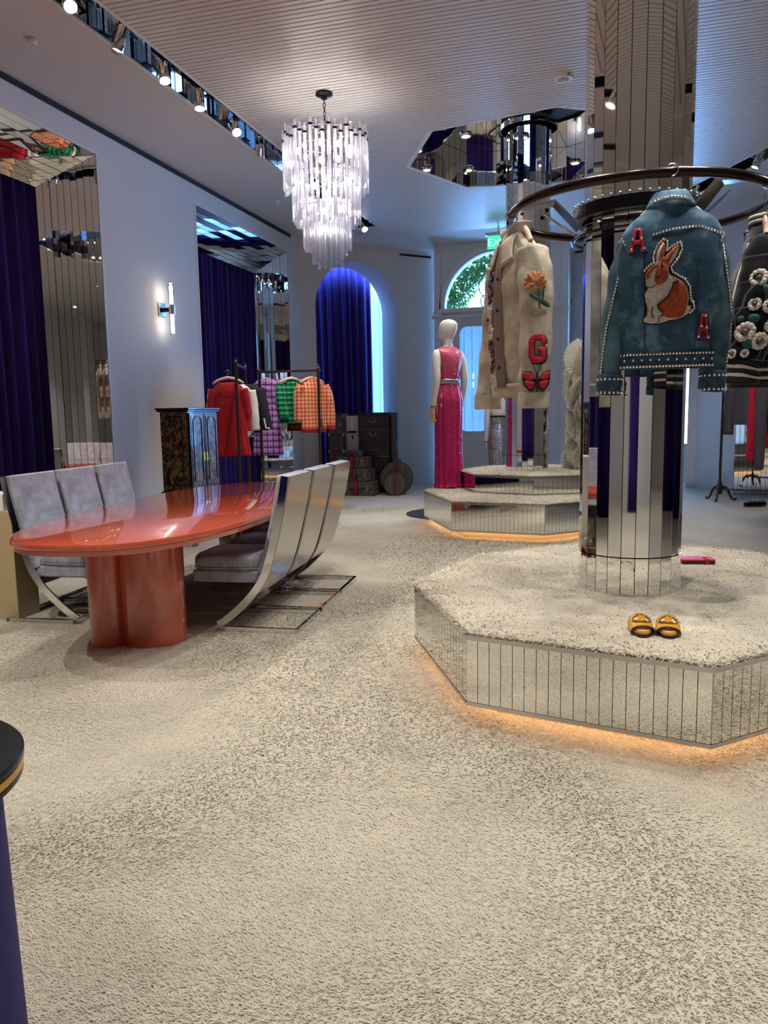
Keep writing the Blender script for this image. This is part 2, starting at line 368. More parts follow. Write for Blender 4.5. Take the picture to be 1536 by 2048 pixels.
# ------------------------------------------------------------------ setting: floor, ceiling, walls
PLAN = [(-4.9, -2.6), (8.7, -2.6), (1.5, 13.85), (-0.45, 14.6), (-2.95, 14.25), (-4.9, 12.3)]
b = B(); b.prism([(-6.2, -3.4), (9.8, -3.4), (9.8, 15.3), (-6.2, 15.3)], -0.12, 0.0)
floor = struct(b.build('floor', 'carpet'), 'beige long pile carpet covering the whole shop floor', 'floor')

def floor_pile(n=520000):
    """long pile lying on the carpet, densest where it is looked at from close by; combed by a slow swirl"""
    g = np.random.default_rng(11); Y = .85+9.6*g.random(n)**2.3; X = (-1.3-.62*Y)+(2.6+.98*Y)*g.random(n)
    th = 2.2*np.sin(X*1.7+.8*np.sin(Y*2.1))+1.6*np.cos(Y*1.9+.7*np.sin(X*2.3))+g.normal(0, .7, n); L = (.008+.009*g.random(n))*(.8+.10*Y); wd_ = .0014+.0004*Y
    dx, dy = np.cos(th)*L, np.sin(th)*L; ex, ey = -np.sin(th)*wd_, np.cos(th)*wd_; h0 = .001; h1 = .003+.007*g.random(n)
    V = np.empty((n, 3, 3), np.float32); V[:, 0] = np.stack([X-ex, Y-ey, np.full(n, h0)], 1); V[:, 1] = np.stack([X+ex, Y+ey, np.full(n, h0)], 1); V[:, 2] = np.stack([X+dx, Y+dy, h1], 1)
    me = bpy.data.meshes.new('carpet_pile'); me.vertices.add(3*n); me.vertices.foreach_set('co', V.ravel()); me.loops.add(3*n); me.loops.foreach_set('vertex_index', np.arange(3*n, dtype=np.int32))
    me.polygons.add(n); me.polygons.foreach_set('loop_start', np.arange(0, 3*n, 3, dtype=np.int32)); me.update(calc_edges=True); me.materials.append(M['pile'])
    put('carpet_pile', me, floor, kind='stuff')
floor_pile()

REC = [(-2.25, 9.26), (-1.75, 8.22), (-0.486, 7.98), (0.49, 8.59), (0.72, 9.40), (0.40, 9.98), (-0.506, 10.50), (-1.754, 10.305)]
REC2 = [(x+1.02, y-5.31) for x, y in REC]
SLOT_L = [(-3.735, .6), (-3.46, .6), (-3.46, 11.95), (-3.735, 11.95)]
SW = Vector((0.437, -0.900)); SN = Vector((-0.9, -0.437))          # right wall direction, inward normal
def rw(s, d): p = Vector((1.5, 13.85))+SW*s+SN*d; return (p.x, p.y)
SLOT_R = [rw(1.6, 1.26), rw(9.0, 1.26), rw(9.0, 1.53), rw(1.6, 1.53)]
b = B()
poly_face(b, [(-4.95, -2.75), (9.75, -2.75), (1.6, 14.05), (-0.45, 14.75), (-3.0, 14.4), (-4.95, 12.35)],
          [REC, REC2, SLOT_L, SLOT_R], lambda x, y: (x, y, ZC+0.012))
ceiling = struct(b.build('ceiling', 'soffit'), 'pale painted ceiling with narrow grooved slats and mirrored recesses', 'ceiling')
# slats between the two lighting slots
def inside(poly, x, y):
    c = False; n = len(poly)
    for i in range(n):
        (x1, y1), (x2, y2) = poly[i], poly[(i+1) % n]
        if (y1 > y) != (y2 > y) and x < (x2-x1)*(y-y1)/(y2-y1)+x1: c = not c
    return c
def cuts(poly, y):
    xs = []; n = len(poly)
    for i in range(n):
        (x1, y1), (x2, y2) = poly[i], poly[(i+1) % n]
        if (y1 > y) != (y2 > y): xs.append((x2-x1)*(y-y1)/(y2-y1)+x1)
    return sorted(xs)
b = B(); y = -2.2
while y < 12.6:
    xr = (y-13.85)/SW.y*SW.x+1.5 - 1.56/0.9
    segs = [(-3.43, xr)]
    for P in (REC, REC2):
        c = cuts(P, y)
        if len(c) == 2:
            out = []
            for a, e in segs:
                if c[1] < a or c[0] > e: out.append((a, e))
                else: out += [q for q in ((a, c[0]-0.05), (c[1]+0.05, e)) if q[1]-q[0] > 0.02]
            segs = out
    for a, e in segs: b.box(((a+e)/2, y, ZC), (e-a, 0.046, 0.018))
    y += 0.058
b.build('ceiling_slat', 'slat', ceiling, kind='stuff')
def ring_trim(poly, name, parent, z0=ZC-0.006, z1=ZC+0.02, wd=0.055):
    cx = sum(p[0] for p in poly)/len(poly); cy = sum(p[1] for p in poly)/len(poly)
    out = []
    for p in poly:
        v = Vector((p[0]-cx, p[1]-cy)); v = v*(1+wd/v.length); out.append((cx+v.x, cy+v.y))
    bb = B(); n = len(poly)
    for i in range(n):
        j = (i+1) % n; bb.prism([poly[i], poly[j], out[j], out[i]], z0, z1)
    bb.build(name, 'white_trim', parent)
ring_trim(REC, 'recess_frame', ceiling); ring_trim(REC2, 'recess_frame', ceiling)
b = B()
b.box((-3.748, 5.0, ZC), (0.03, 14.6, 0.02)); b.box((-3.445, 4.6, ZC), (0.03, 13.7, 0.02)); b.build('slot_frame', 'white_trim', ceiling)
b = B()
for d in (1.245, 1.545): p, q = rw(1.4, d), rw(17, d); b.box(((p[0]+q[0])/2, (p[1]+q[1])/2, ZC), (0.03, 15.6, 0.02), math.atan2(SW.y, SW.x)-PI/2)
b.build('slot_frame', 'white_trim', ceiling)
# mirrored recess boxes: sides in strips, top in plates
def mirror_strip(a, c, z0, z1, parent, th=0.008, gap=0.006, mat='mirror', name='mirror_panel', jig=0.2):
    """one vertical mirror strip from plan point a to c"""
    a, c = Vector(a), Vector(c); L = (c-a).length; mid = (a+c)/2; rz = math.atan2((c-a).y, (c-a).x)
    bb = B(); bb.box((0, 0, 0), (L-gap, th, z1-z0-gap))
    o = bb.build(name, mat, parent, loc=(mid.x, mid.y, (z0+z1)/2), rz=rz+math.radians(random.uniform(-jig, jig)))
    return o
def recess(poly, zt):
    core = B(); n = len(poly); cx = sum(p[0] for p in poly)/n; cy = sum(p[1] for p in poly)/n
    big = [(cx+(p[0]-cx)*1.012, cy+(p[1]-cy)*1.012) for p in poly]
    for i in range(n):
        p, q = big[i], big[(i+1) % n]; core.add([(p[0], p[1], ZC+.013), (q[0], q[1], ZC+.013), (q[0], q[1], zt+.03), (p[0], p[1], zt+.03)], [(0, 1, 2, 3)])
    core.add([(p[0], p[1], zt+.03) for p in big], [tuple(range(n))]); core.build('recess_box', 'dark', ceiling)
    for i in range(n):
        p, q = Vector(poly[i]), Vector(poly[(i+1) % n]); k = max(3, round((q-p).length/0.13))
        for j in range(k): mirror_strip(p.lerp(q, j/k), p.lerp(q, (j+1)/k), ZC, zt, ceiling, jig=0.4)
    for i in range(n):
        p, q = Vector(poly[i]), Vector(poly[(i+1) % n]); c = Vector((cx, cy))
        g = 0.008; tri = [c.lerp(p, .3), p, q, c.lerp(q, .3)]; m = (p+q+c)/3
        tri = [m+(x-m)*(1-g) for x in tri]
        bb = B(); bb.prism([(x.x, x.y) for x in tri], zt, zt+.008); bb.build('mirror_panel', 'mirror', ceiling)
    return cx, cy
recess(REC, 4.62); recess(REC2, 4.62)
def slot_box(p0, p1, nrm, wd, zt=4.52):
    p0, p1, nrm = Vector(p0), Vector(p1), Vector(nrm); L = (p1-p0).length; u = (p1-p0)/L; k = int(L/0.145)
    core = B(); a, c, d, e = p0-nrm*.012, p1-nrm*.012, p1+nrm*(wd+.012), p0+nrm*(wd+.012)
    core.add([(q.x, q.y, z) for z in (ZC+.013, zt+.01) for q in (a, c, d, e)], [(0, 1, 5, 4), (2, 3, 7, 6), (1, 2, 6, 5), (3, 0, 4, 7), (4, 5, 6, 7)]); core.build('slot_box', 'dark', ceiling)
    for j in range(int(k/4)):
        q0, q1 = p0+u*(L*j/int(k/4)+.003), p0+u*(L*(j+1)/int(k/4)-.003); bb = B(); bb.prism([(q.x, q.y) for q in (q0, q1, q1+nrm*wd, q0+nrm*wd)], zt-.008, zt); bb.build('mirror_panel', 'mirror', ceiling)
    for off in (0, wd):
        for j in range(k): mirror_strip(p0+u*(L*j/k)+nrm*off, p0+u*(L*(j+1)/k)+nrm*off, ZC, zt, ceiling, jig=0.9)
slot_box((-3.735, .6), (-3.735, 12.0), (1, 0), 0.275)
slot_box(rw(1.5, 1.26), rw(9.0, 1.26), (SN.x, SN.y), 0.27)

# walls with splayed mirrored curtain niches
NZ, ND, NI, NZD = 3.91, 0.40, 0.41, 0.38
def niche_wall(name, label, P0, u, n, L, niches, zt=ZC+0.05):
    P0, u, n = Vector(P0), Vector(u), Vector(n)
    at = lambda s, d, z: ((P0+u*s-n*d).x, (P0+u*s-n*d).y, z)
    outer = [(0, 0)]
    for s0, s1 in niches: outer += [(s0, 0), (s0, NZ), (s1, NZ), (s1, 0)]
    outer += [(L, 0), (L, zt), (0, zt)]
    bb = B(); poly_face(bb, outer, [], lambda s, z: at(s, 0, z))
    wall = struct(bb.build(name, 'wall'), label, 'wall')
    for s0, s1 in niches:
        box = B()   # solid shell behind the mirrors
        q = [at(s0-.02, .012, 0), at(s0-.02, .012, NZ+.02), at(s1+.02, .012, NZ+.02), at(s1+.02, .012, 0)]
        r = [at(s0+NI-.02, ND+.25, 0), at(s0+NI-.02, ND+.25, NZ-NZD+.02), at(s1-NI+.02, ND+.25, NZ-NZD+.02), at(s1-NI+.02, ND+.25, 0)]
        box.add(q+r, [(0, 1, 5, 4), (1, 2, 6, 5), (2, 3, 7, 6), (4, 5, 6, 7)]); box.build('niche_back', 'dark', wall)
        K = 9
        for side in (0, 1, 2):
            for k in range(K):
                t0, t1 = k/K+.004, (k+1)/K-.004
                if side < 2:
                    sg = 1 if side == 0 else -1; sb = s0 if side == 0 else s1
                    c = [(sb+sg*NI*t0, ND*t0, 0.0), (sb+sg*NI*t1, ND*t1, 0.0), (sb+sg*NI*t1, ND*t1, NZ-NZD*t1), (sb+sg*NI*t0, ND*t0, NZ-NZD*t0)]
                    off = Vector((-sg*ND, NI, 0)).normalized()*0.007
                else:
                    c = [(s0+NI*t0, ND*t0, NZ-NZD*t0), (s1-NI*t0, ND*t0, NZ-NZD*t0), (s1-NI*t1, ND*t1, NZ-NZD*t1), (s0+NI*t1, ND*t1, NZ-NZD*t1)]
                    off = Vector((0, NZD, ND)).normalized()*0.007
                jt = [random.uniform(-.0016, .0016) for _ in range(2)]
                cc = [Vector(x) for x in c]
                if side < 2:
                    for x, jj in zip(cc, (jt[0], jt[1], jt[1], jt[0])): x.y += jj
                else:
                    for x, jj in zip(cc, (jt[0], jt[0], jt[1], jt[1])): x.z += jj
                m = sum(cc, Vector())/4
                vs = [Vector(at(*x))-Vector(at(*m)) for x in cc] + [Vector(at(*(x+off)))-Vector(at(*m)) for x in cc]
                pb = B(); pb.add(vs, [(0, 1, 2, 3), (7, 6, 5, 4), (0, 1, 5, 4), (1, 2, 6, 5), (2, 3, 7, 6), (3, 0, 4, 7)])
                pb.build('mirror_panel', 'mirror', wall, loc=at(*m))
        fr = B()
        for s, sg in ((s0, -1), (s1, 1)): p = at(s+sg*.012, -.002, NZ/2); fr.box(p, (.024, .014, NZ), math.atan2(u.y, u.x))
        p = at((s0+s1)/2, -.002, NZ+.012); fr.box(p, (s1-s0+.048, .014, .024), math.atan2(u.y, u.x)); fr.build('niche_edge', 'white_trim', wall)
    return wall, at
def curtain(label, p0, p1, z1, folds, amp=0.045, mat='purple', z0=0.02, group=None, seed=0, n=None, gather=0.0, kind=None, parent=None, name='curtain', th=0.012, zfun=None):
    p0, p1 = Vector(p0), Vector(p1); u = (p1-p0); L = u.length; u /= L
    nr = Vector((-u.y, u.x)); rn = random.Random(seed); N = int(folds*10); rows = []
    ph = [rn.uniform(-.8, .8) for _ in range(40)]; am = [rn.uniform(.55, 1.2) for _ in range(folds+3)]
    for zi in range(9):
        f = zi/8; row = []
        for i in range(N+1):
            s = i/N; k = int(s*folds)
            a = amp*am[k]*(0.8+0.25*(1-f)) * (math.sin(2*PI*(s*folds)+0.6*math.sin(2*PI*s*3+ph[0])+0.25*f*ph[k % 40]))
            a += 0.012*math.sin(2*PI*s*folds*0.37+ph[1]+f*1.5)
            zt = zfun(s*L) if zfun else z1
            p = p0+u*(s*L+0.01*math.sin(4*f+ph[k % 40]))+nr*a
            row.append((p.x, p.y, z0+(zt-z0)*f))
        rows.append(row)
    bb = B(); bb.grid(rows, False); o = bb.build(name, mat, parent, smooth='all', solid=th)
    if label:
        o['label'] = label; o['category'] = 'curtain'; o['kind'] = 'thing'
        if group: o['group'] = group
    return o
LN = [(1.75, 4.65), (6.657, 9.557), (11.514, 14.41)]       # niches along the left wall, measured from Y = -2.6
wall_left, atL = niche_wall('wall_left', 'long white wall with tall mirrored curtain niches behind the orange table', (-4.9, -2.6), (0, 1), (1, 0), 14.9, LN)
cl = ['indigo velvet curtain in the mirrored niche beside the camera', 'indigo velvet curtain in the niche behind the left grey chairs', 'indigo velvet curtain in the niche behind the red dress rack']
for (s0, s1), lb, sd in zip(LN, cl, (3, 4, 5)):
    a, c = atL(s0+NI-.05, ND+.06, 0), atL(s1-NI+.05, ND+.06, 0); curtain(lb, a[:2], c[:2], 3.62, 15, seed=sd, group='indigo curtains in the wall niches')
RN = [(1.05, 3.95), (5.9, 8.8), (10.75, 13.65)]
wall_right, atR = niche_wall('wall_right', 'angled white wall with mirrored niches behind the garment rack on the right', (1.5, 13.85), tuple(SW), tuple(SN), 18.3, RN)
for (s0, s1), lb, sd in zip(RN, ['indigo velvet curtain in the niche behind the grey trousers rack', 'indigo velvet curtain in the middle niche of the angled wall', 'indigo velvet curtain in the niche of the angled wall nearest the camera end'], (6, 7, 8)):
    a, c = atR(s0+NI-.05, ND+.06, 0), atR(s1-NI+.05, ND+.06, 0); curtain(lb, a[:2], c[:2], 3.62, 15, seed=sd, group='indigo curtains in the wall niches')
# wall behind the camera: white piers and curtains, seen only in the mirrors
b = B(); b.box((2.4, -2.65, ZC/2), (15.2, 0.1, ZC+.1)); wb = struct(b.build('wall_back', 'wall'), 'white wall behind the camera seen only in the mirrors', 'wall')
for i, x in enumerate((-3.6, -1.7, 0.2, 2.1, 4.0, 5.9)):
    curtain('indigo curtain hanging on the wall behind the camera, ' + ['nearest the left wall', 'second from the left wall', 'third from the left wall', 'third from the right wall', 'second from the right wall', 'nearest the right wall'][i],
            (x-.5, -2.5), (x+.5, -2.5), 3.6, 6, seed=20+i, group='indigo curtains on the back wall')
# diagonal arch wall on the left
S2 = math.sqrt(.5)
def atD(s, d, z): return (-4.9+S2*s-S2*d, 12.3+S2*s+S2*d, z)
AC, AR, ASP, AD = 1.075, 0.795, 3.12, 0.55
arc = [(AC-AR, 0)] + [(AC-AR*math.cos(PI*i/28), ASP+AR*math.sin(PI*i/28)) for i in range(29)] + [(AC+AR, 0)]
b = B(); poly_face(b, [(-.0, 0)] + arc + [(2.76, 0), (2.76, ZC+.05), (0, ZC+.05)], [], lambda s, z: atD(s, 0, z))
b.grid([[atD(s, 0, z) for s, z in arc], [atD(s, AD, z) for s, z in arc]], False)
wd = struct(b.build('wall_corner', 'wall'), 'slanted white corner wall with a deep arched opening', 'wall')
b = B()   # back of the arch with the bright window strip left open beside the curtain
def rectD(b, s0, s1, z0, z1, d): b.add([atD(s0, d, z0), atD(s1, d, z0), atD(s1, d, z1), atD(s0, d, z1)], [(0, 1, 2, 3)])
rectD(b, 0, 1.62, 0, 4.3, AD+.3); rectD(b, 2.1, 2.5, 0, 4.3, AD+.3); rectD(b, 1.62, 2.1, 0, .5, AD+.3); rectD(b, 1.62, 2.1, 3.9, 4.3, AD+.3)
for s in (0, 2.5): b.add([atD(s, AD, 0), atD(s, AD+.3, 0), atD(s, AD+.3, 4.3), atD(s, AD, 4.3)], [(0, 1, 2, 3)])
b.build('arch_back', 'wall', wd)
curtain('indigo velvet curtain drawn across the arched opening behind the trunk', atD(.2, AD+.12, 0)[:2], atD(1.70, AD+.12, 0)[:2], 3.98, 11, seed=11, amp=.04)
curtain('white sheer curtain strip at the right edge of the arch', atD(1.64, AD+.26, 0)[:2], atD(2.15, AD+.26, 0)[:2], 3.9, 6, amp=.015, mat='sheer', z0=.45, seed=2, th=0.003)
b = B(); p = atD(2.27, -.004, 4.115); b.box(p, (.66, .012, .035), PI/4); b.build('slot_diffuser', 'slot_dark', wd)
b = B(); p = atD(2.03, -.006, .42); b.box(p, (.07, .012, .12), PI/4); b.build('socket_plate', 'white_trim', wd, bevel=.004)
# slanted wall on the right of the door
vR = (Vector((1.5, 13.85))-Vector((-.45, 14.6))).normalized(); nR = Vector((vR.y, -vR.x))
def atS(s, d, z): p = Vector((-.45, 14.6))+vR*s-nR*d; return (p.x, p.y, z)
AC2, AR2 = 1.22, .72
arc2 = [(AC2-AR2, 0)] + [(AC2-AR2*math.cos(PI*i/28), ASP+AR2*math.sin(PI*i/28)) for i in range(29)] + [(AC2+AR2, 0)]
b = B(); poly_face(b, [(-.3, 0)] + arc2 + [(2.09, 0), (2.09, ZC+.05), (-.3, ZC+.05)], [], lambda s, z: atS(s, 0, z))
b.grid([[atS(s, 0, z) for s, z in arc2], [atS(s, .5, z) for s, z in arc2]], False)
wsr = struct(b.build('wall_slant', 'wall'), 'slanted white wall between the arched door and the right wall', 'wall')
b = B()
def rectS(b, s0, s1, z0, z1, d): b.add([atS(s0, d, z0), atS(s1, d, z0), atS(s1, d, z1), atS(s0, d, z1)], [(0, 1, 2, 3)])
rectS(b, .2, .55, 0, 4.3, .8); rectS(b, .55, 1.85, 0, .7, .8); rectS(b, .55, 1.85, 3.7, 4.3, .8); rectS(b, 1.85, 2.4, 0, 4.3, .8)
for s in (.2, 2.4): b.add([atS(s, .5, 0), atS(s, .8, 0), atS(s, .8, 4.3), atS(s, .5, 4.3)], [(0, 1, 2, 3)])
b.build('arch_back', 'wall', wsr)
wg = B(); wg.add([atS(.5, .82, .6), atS(1.9, .82, .6), atS(1.9, .82, 3.8), atS(.5, .82, 3.8)], [(0, 1, 2, 3)]); struct(wg.build('window_2', 'glass', solid=.006), 'tall window pane in the arch right of the columns', 'window')
curtain('indigo curtain in the arch right of the mirrored column', atS(1.78, .60, 0)[:2], atS(2.35, .60, 0)[:2], 3.9, 6, seed=12, amp=.04)
b = B(); b.box(atS(.15, -.006, 4.12), (.5, .012, .035), math.atan2(vR.y, vR.x)); b.build('slot_diffuser', 'slot_dark', wsr)
b = B(); p = rw(.62, .008); b.box((p[0], p[1], .42), (.085, .012, .16), math.atan2(SW.y, SW.x)); b.build('socket_plate', 'white_trim', wall_right, bevel=.004)
# black linear diffuser above the left niches
b = B(); b.box((-4.893, 4.2, 4.172), (.02, 15.5, .05)); struct(b.build('trim_1', 'slot_dark'), 'long black slot diffuser along the top of the left wall', 'trim')

# portal with fanlight and glazed double door
PY, PX0, PX1, PC, FR, FZ = 13.7, -2.91, -0.60, -1.80, 0.93, 3.13
semi = [(PC-FR*math.cos(PI*i/32), FZ+FR*math.sin(PI*i/32)) for i in range(33)]
door0, door1, dz = -2.62, -0.98, 2.96
b = B()
outer = [(PX0, 0), (door0, 0), (door0, dz), (door1, dz), (door1, 0), (PX1, 0), (PX1, ZC+.02), (PX0, ZC+.02)]
poly_face(b, outer, [semi], lambda x, z: (x, PY, z)); poly_face(b, outer, [semi], lambda x, z: (x, PY+.18, z))
b.grid([[(x, PY, z) for x, z in semi], [(x, PY+.18, z) for x, z in semi]], True)
b.grid([[(x, y, z) for x, z in ((door0, 0), (door0, dz), (door1, dz), (door1, 0))] for y in (PY, PY+.18)], False)
for x in (PX0, PX1): b.add([(x, PY, 0), (x, 15, 0), (x, 15, ZC), (x, PY, ZC)], [(0, 1, 2, 3)])
wp = struct(b.build('wall_front', 'white_trim'), 'white panelled door surround under the exit sign', 'wall')
b = B()
big = [(PC-(FR+.10)*math.cos(PI*i/32), FZ+(FR+.10)*math.sin(PI*i/32)) for i in range(33)]
for q, yy in ((semi, PY-.03),):
    b.grid([[(x, PY, z) for x, z in big], [(x, yy, z) for x, z in big], [(x, yy, z) for x, z in q], [(x, PY+.02, z) for x, z in q]], False)
b.box((PC, PY-.02, FZ-.035), (2.2, .06, .07)); b.box((PC, PY-.015, 2.99), (2.31, .05, .05))
for x in (PX0+.06, PX1-.06): b.box((x, PY-.015, 2.05), (.12, .03, 4.1)); b.box((x, PY-.03, FZ-.1), (.14, .05, .09))
b.build('moulding', 'white_trim', wp, bevel=.006)
win = B(); poly_face(win, semi, [], lambda x, z: (x, PY+.10, z)); wo = struct(win.build('window_1', 'glass', solid=.006), 'half round fanlight glass above the glazed door', 'window')
def leaf_door(nm, x0, x1, label):
    bb = B(); gx0, gx1 = x0+.14, x1-.14; gz0, gz1, r = .98, 2.82, .14
    hole = []
    for cx, cz, a0 in ((gx1-r, gz1-r, 0), (gx0+r, gz1-r, PI/2), (gx0+r, gz0+r, PI), (gx1-r, gz0+r, 1.5*PI)):
        hole += [(cx+r*math.cos(a0+PI/2*i/6), cz+r*math.sin(a0+PI/2*i/6)) for i in range(7)]
    rect = [(x0, .01), (x1, .01), (x1, dz), (x0, dz)]
    for y in (PY+.05, PY+.10): poly_face(bb, rect, [hole], lambda x, z, y=y: (x, y, z))
    for L in (hole, rect): bb.grid([[(x, PY+.05, z) for x, z in L], [(x, PY+.10, z) for x, z in L]], True)
    o = struct(bb.build(nm, 'white_trim'), label, 'door')
    f = B(); h2 = [((gx0+gx1)/2+(x-(gx0+gx1)/2)*1.06, (gz0+gz1)/2+(z-(gz0+gz1)/2)*1.02) for x, z in hole]
    f.grid([[(x, PY+.05, z) for x, z in h2], [(x, PY+.035, z) for x, z in h2], [(x, PY+.035, z) for x, z in hole], [(x, PY+.06, z) for x, z in hole]], True); f.build('glazing_bead', 'white_trim', o)
    g = B(); poly_face(g, hole, [], lambda x, z: (x, PY+.075, z)); g.build('door_pane', 'glass', o, solid=.006)
    p = B(); p.box(((x0+x1)/2, PY+.045, .48), (x1-x0-.28, .02, .62)); p.build('door_panel', 'white_trim', o, bevel=.012)
    hd = B(); s = 1 if x0 < PC-.5 else -1; hx = x1-.07 if s > 0 else x0+.07; hd.tube([(hx, PY+.05, 1.02), (hx, PY-.01, 1.02), (hx-.1*s, PY-.01, 1.02)], .011, 8); hd.build('door_handle', 'satin', o, smooth=True)
leaf_door('door_1', door0, PC-.003, 'left leaf of the glazed white door behind the pink mannequin')
leaf_door('door_2', PC+.003, door1, 'right leaf of the glazed white door behind the column')
curtain('pale sheer curtain behind the glass of the arched door', (door0+.02, PY+.17), (door1-.02, PY+.17), 2.95, 24, amp=.014, mat='sheer', z0=.03, seed=9, th=.003)
# wrought iron scrolls of the fanlight
ir = thing('fanlight_grille', 'dark wrought iron scroll grille outside the half round fanlight', 'grille', (PC, PY+.22, FZ))
def spiral(cx, cz, r0, turns, a0, sg=1):
    return [(cx+sg*(r0*(1-.8*i/40))*math.cos(a0+turns*2*PI*i/40), 0, cz+(r0*(1-.8*i/40))*math.sin(a0+turns*2*PI*i/40)) for i in range(41)]
for sg in (-1, 1):
    for sp in (spiral(sg*.21, .14, .13, 1.6, -PI/2, sg), spiral(sg*.13, .42, .12, 1.5, 0.4, -sg), [(sg*(.78-.5*i/14), 0, .02+.5*math.sin(i/14*1.45)) for i in range(15)], [(sg*(.03+.33*math.sin(PI*i/16)), 0, .02+.045*i) for i in range(17)]):
        bb = B(); bb.tube(sp, .011, 6); bb.build('scroll', 'blackmetal', ir, smooth=True)
bb = B(); bb.tube([(0, 0, 0), (0, 0, .9)], .012, 6); bb.tube([(-.92, 0, .012), (.92, 0, .012)], .012, 6); bb.build('grille_bar', 'blackmetal', ir)
# greenery climbing outside the fanlight
N = 4200; rn = np.random.default_rng(4); vs = []; fs = []
for i in range(N):
    a = PI*(.02+.96*rn.random()); rr = 1.12-.36*rn.random()**1.3-.16*max(0, math.sin(a)-.3)*rn.random()
    if rn.random() < .12: rr -= .16*rn.random()
    c = Vector((PC-rr*math.cos(a)+.05*rn.normal(), PY+.75+.28*rn.random(), FZ+rr*math.sin(a)*1.02))
    d = Vector(rn.normal(size=3)).normalized(); e = d.orthogonal().normalized(); s = .03+.03*rn.random(); o = len(vs)
    vs += [c-d*s, c+e*s*.45, c+d*s, c-e*s*.45]; fs.append((o, o+1, o+2, o+3))
bb = B(); bb.add(vs, fs); lf = bb.build('climbing_foliage', 'leaf', kind='stuff'); lf['label'] = 'leafy green climber arching over the outside of the fanlight'; lf['category'] = 'foliage'
bb = B(); bb.prism([(-8, 13.95), (5, 14.95), (6, 34), (-9, 34)], -.14, -.02); struct(bb.build('terrace', 'white'), 'pale terrace outside the arched door', 'ground')
# exit sign
ex = thing('exit_sign', 'green edge lit exit sign hanging above the arched door', 'sign', (-1.63, 12.5, 3.84))
b = B(); b.box((0, 0, .11), (.34, .012, .2)); b.build('sign_plate', 'exit_g', ex, bevel=.003)
b = B(); b.box((0, 0, .235), (.40, .05, .05)); b.tube([(0, 0, .25), (0, 0, .372)], .012, 8); b.build('mount', 'satin', ex)
cu = bpy.data.curves.new('exit', 'FONT'); cu.body = 'EXIT'; cu.size = .155; cu.extrude = .003; cu.align_x = 'CENTER'; cu.space_character = 1.05
tmp = bpy.data.objects.new('tmp', cu); COL.objects.link(tmp); dg = bpy.context.evaluated_depsgraph_get(); me = bpy.data.meshes.new_from_object(tmp.evaluated_get(dg)); bpy.data.objects.remove(tmp)
me.materials.clear(); me.materials.append(M['exit_t']); o = put('sign_letters', me, ex, (0, -.012, .055)); o.rotation_euler = (PI/2, 0, 0)
def text_mesh(s, size, ext, mat):
    cu = bpy.data.curves.new('lettering', 'FONT'); cu.body = s; cu.size = size; cu.extrude = ext; cu.align_x = 'CENTER'; cu.align_y = 'CENTER'; cu.resolution_u = 4; cu.offset = size*.012
    tm = bpy.data.objects.new('tmp', cu); COL.objects.link(tm); me = bpy.data.meshes.new_from_object(tm.evaluated_get(bpy.context.evaluated_depsgraph_get())); bpy.data.objects.remove(tm)
    me.materials.clear(); me.materials.append(M[mat]); return me

# ------------------------------------------------------------------ mirrored columns and platforms
def column(label, cx, cy, z0, zt, R, N, splits, a0):
    t = thing('mirrored_column', label, 'column', (cx, cy, z0)); H = zt-z0
    b = B(); b.lathe([(R-.014, 0), (R-.014, H)], seg=N); b.build('column_core', 'dark', t)
    wv = 2*R*math.sin(PI/N)*.962
    zs = [0]+[s-z0 for s in splits]+[H]
    for k in range(len(zs)-1):
        bb = B(); bb.box((0, 0, 0), (.008, wv, zs[k+1]-zs[k]-.006)); me = bb.mesh('mirror_panel', 'mirror')
        for i in range(N):
            a = a0+2*PI*i/N; o = put('mirror_panel', me, t, (R*math.cos(PI/N)*math.cos(a), R*math.cos(PI/N)*math.sin(a), (zs[k]+zs[k+1])/2), a+math.radians(random.uniform(-.5, .5)))
    return t
C1 = (.14, 4.11); C2 = (-.88, 9.42)
column('tall faceted mirror column rising from the near platform', C1[0], C1[1], .385, 4.62, .247, 24, [.588, 3.35], math.radians(-93))
column('tall faceted mirror column on the far stepped platform', C2[0], C2[1], .6, 4.62, .253, 24, [.80, 3.98], math.radians(-90))
cr = thing('column_collar', 'mirrored ring collar around the top of the far column', 'collar', (C2[0], C2[1], 4.5))
for k in range(24):
    a = 2*PI*k/24; bb = B(); bb.box((0, 0, 0), (.008, .078, .05)); bb.build('mirror_panel', 'mirror', cr, loc=(.32*math.cos(a), .32*math.sin(a), .03), rz=a)
bb = B(); bb.lathe([(.312, 0), (.312, .06), (.255, .06), (.255, 0), (.312, 0)], seg=24); bb.build('collar_body', 'dark', cr)
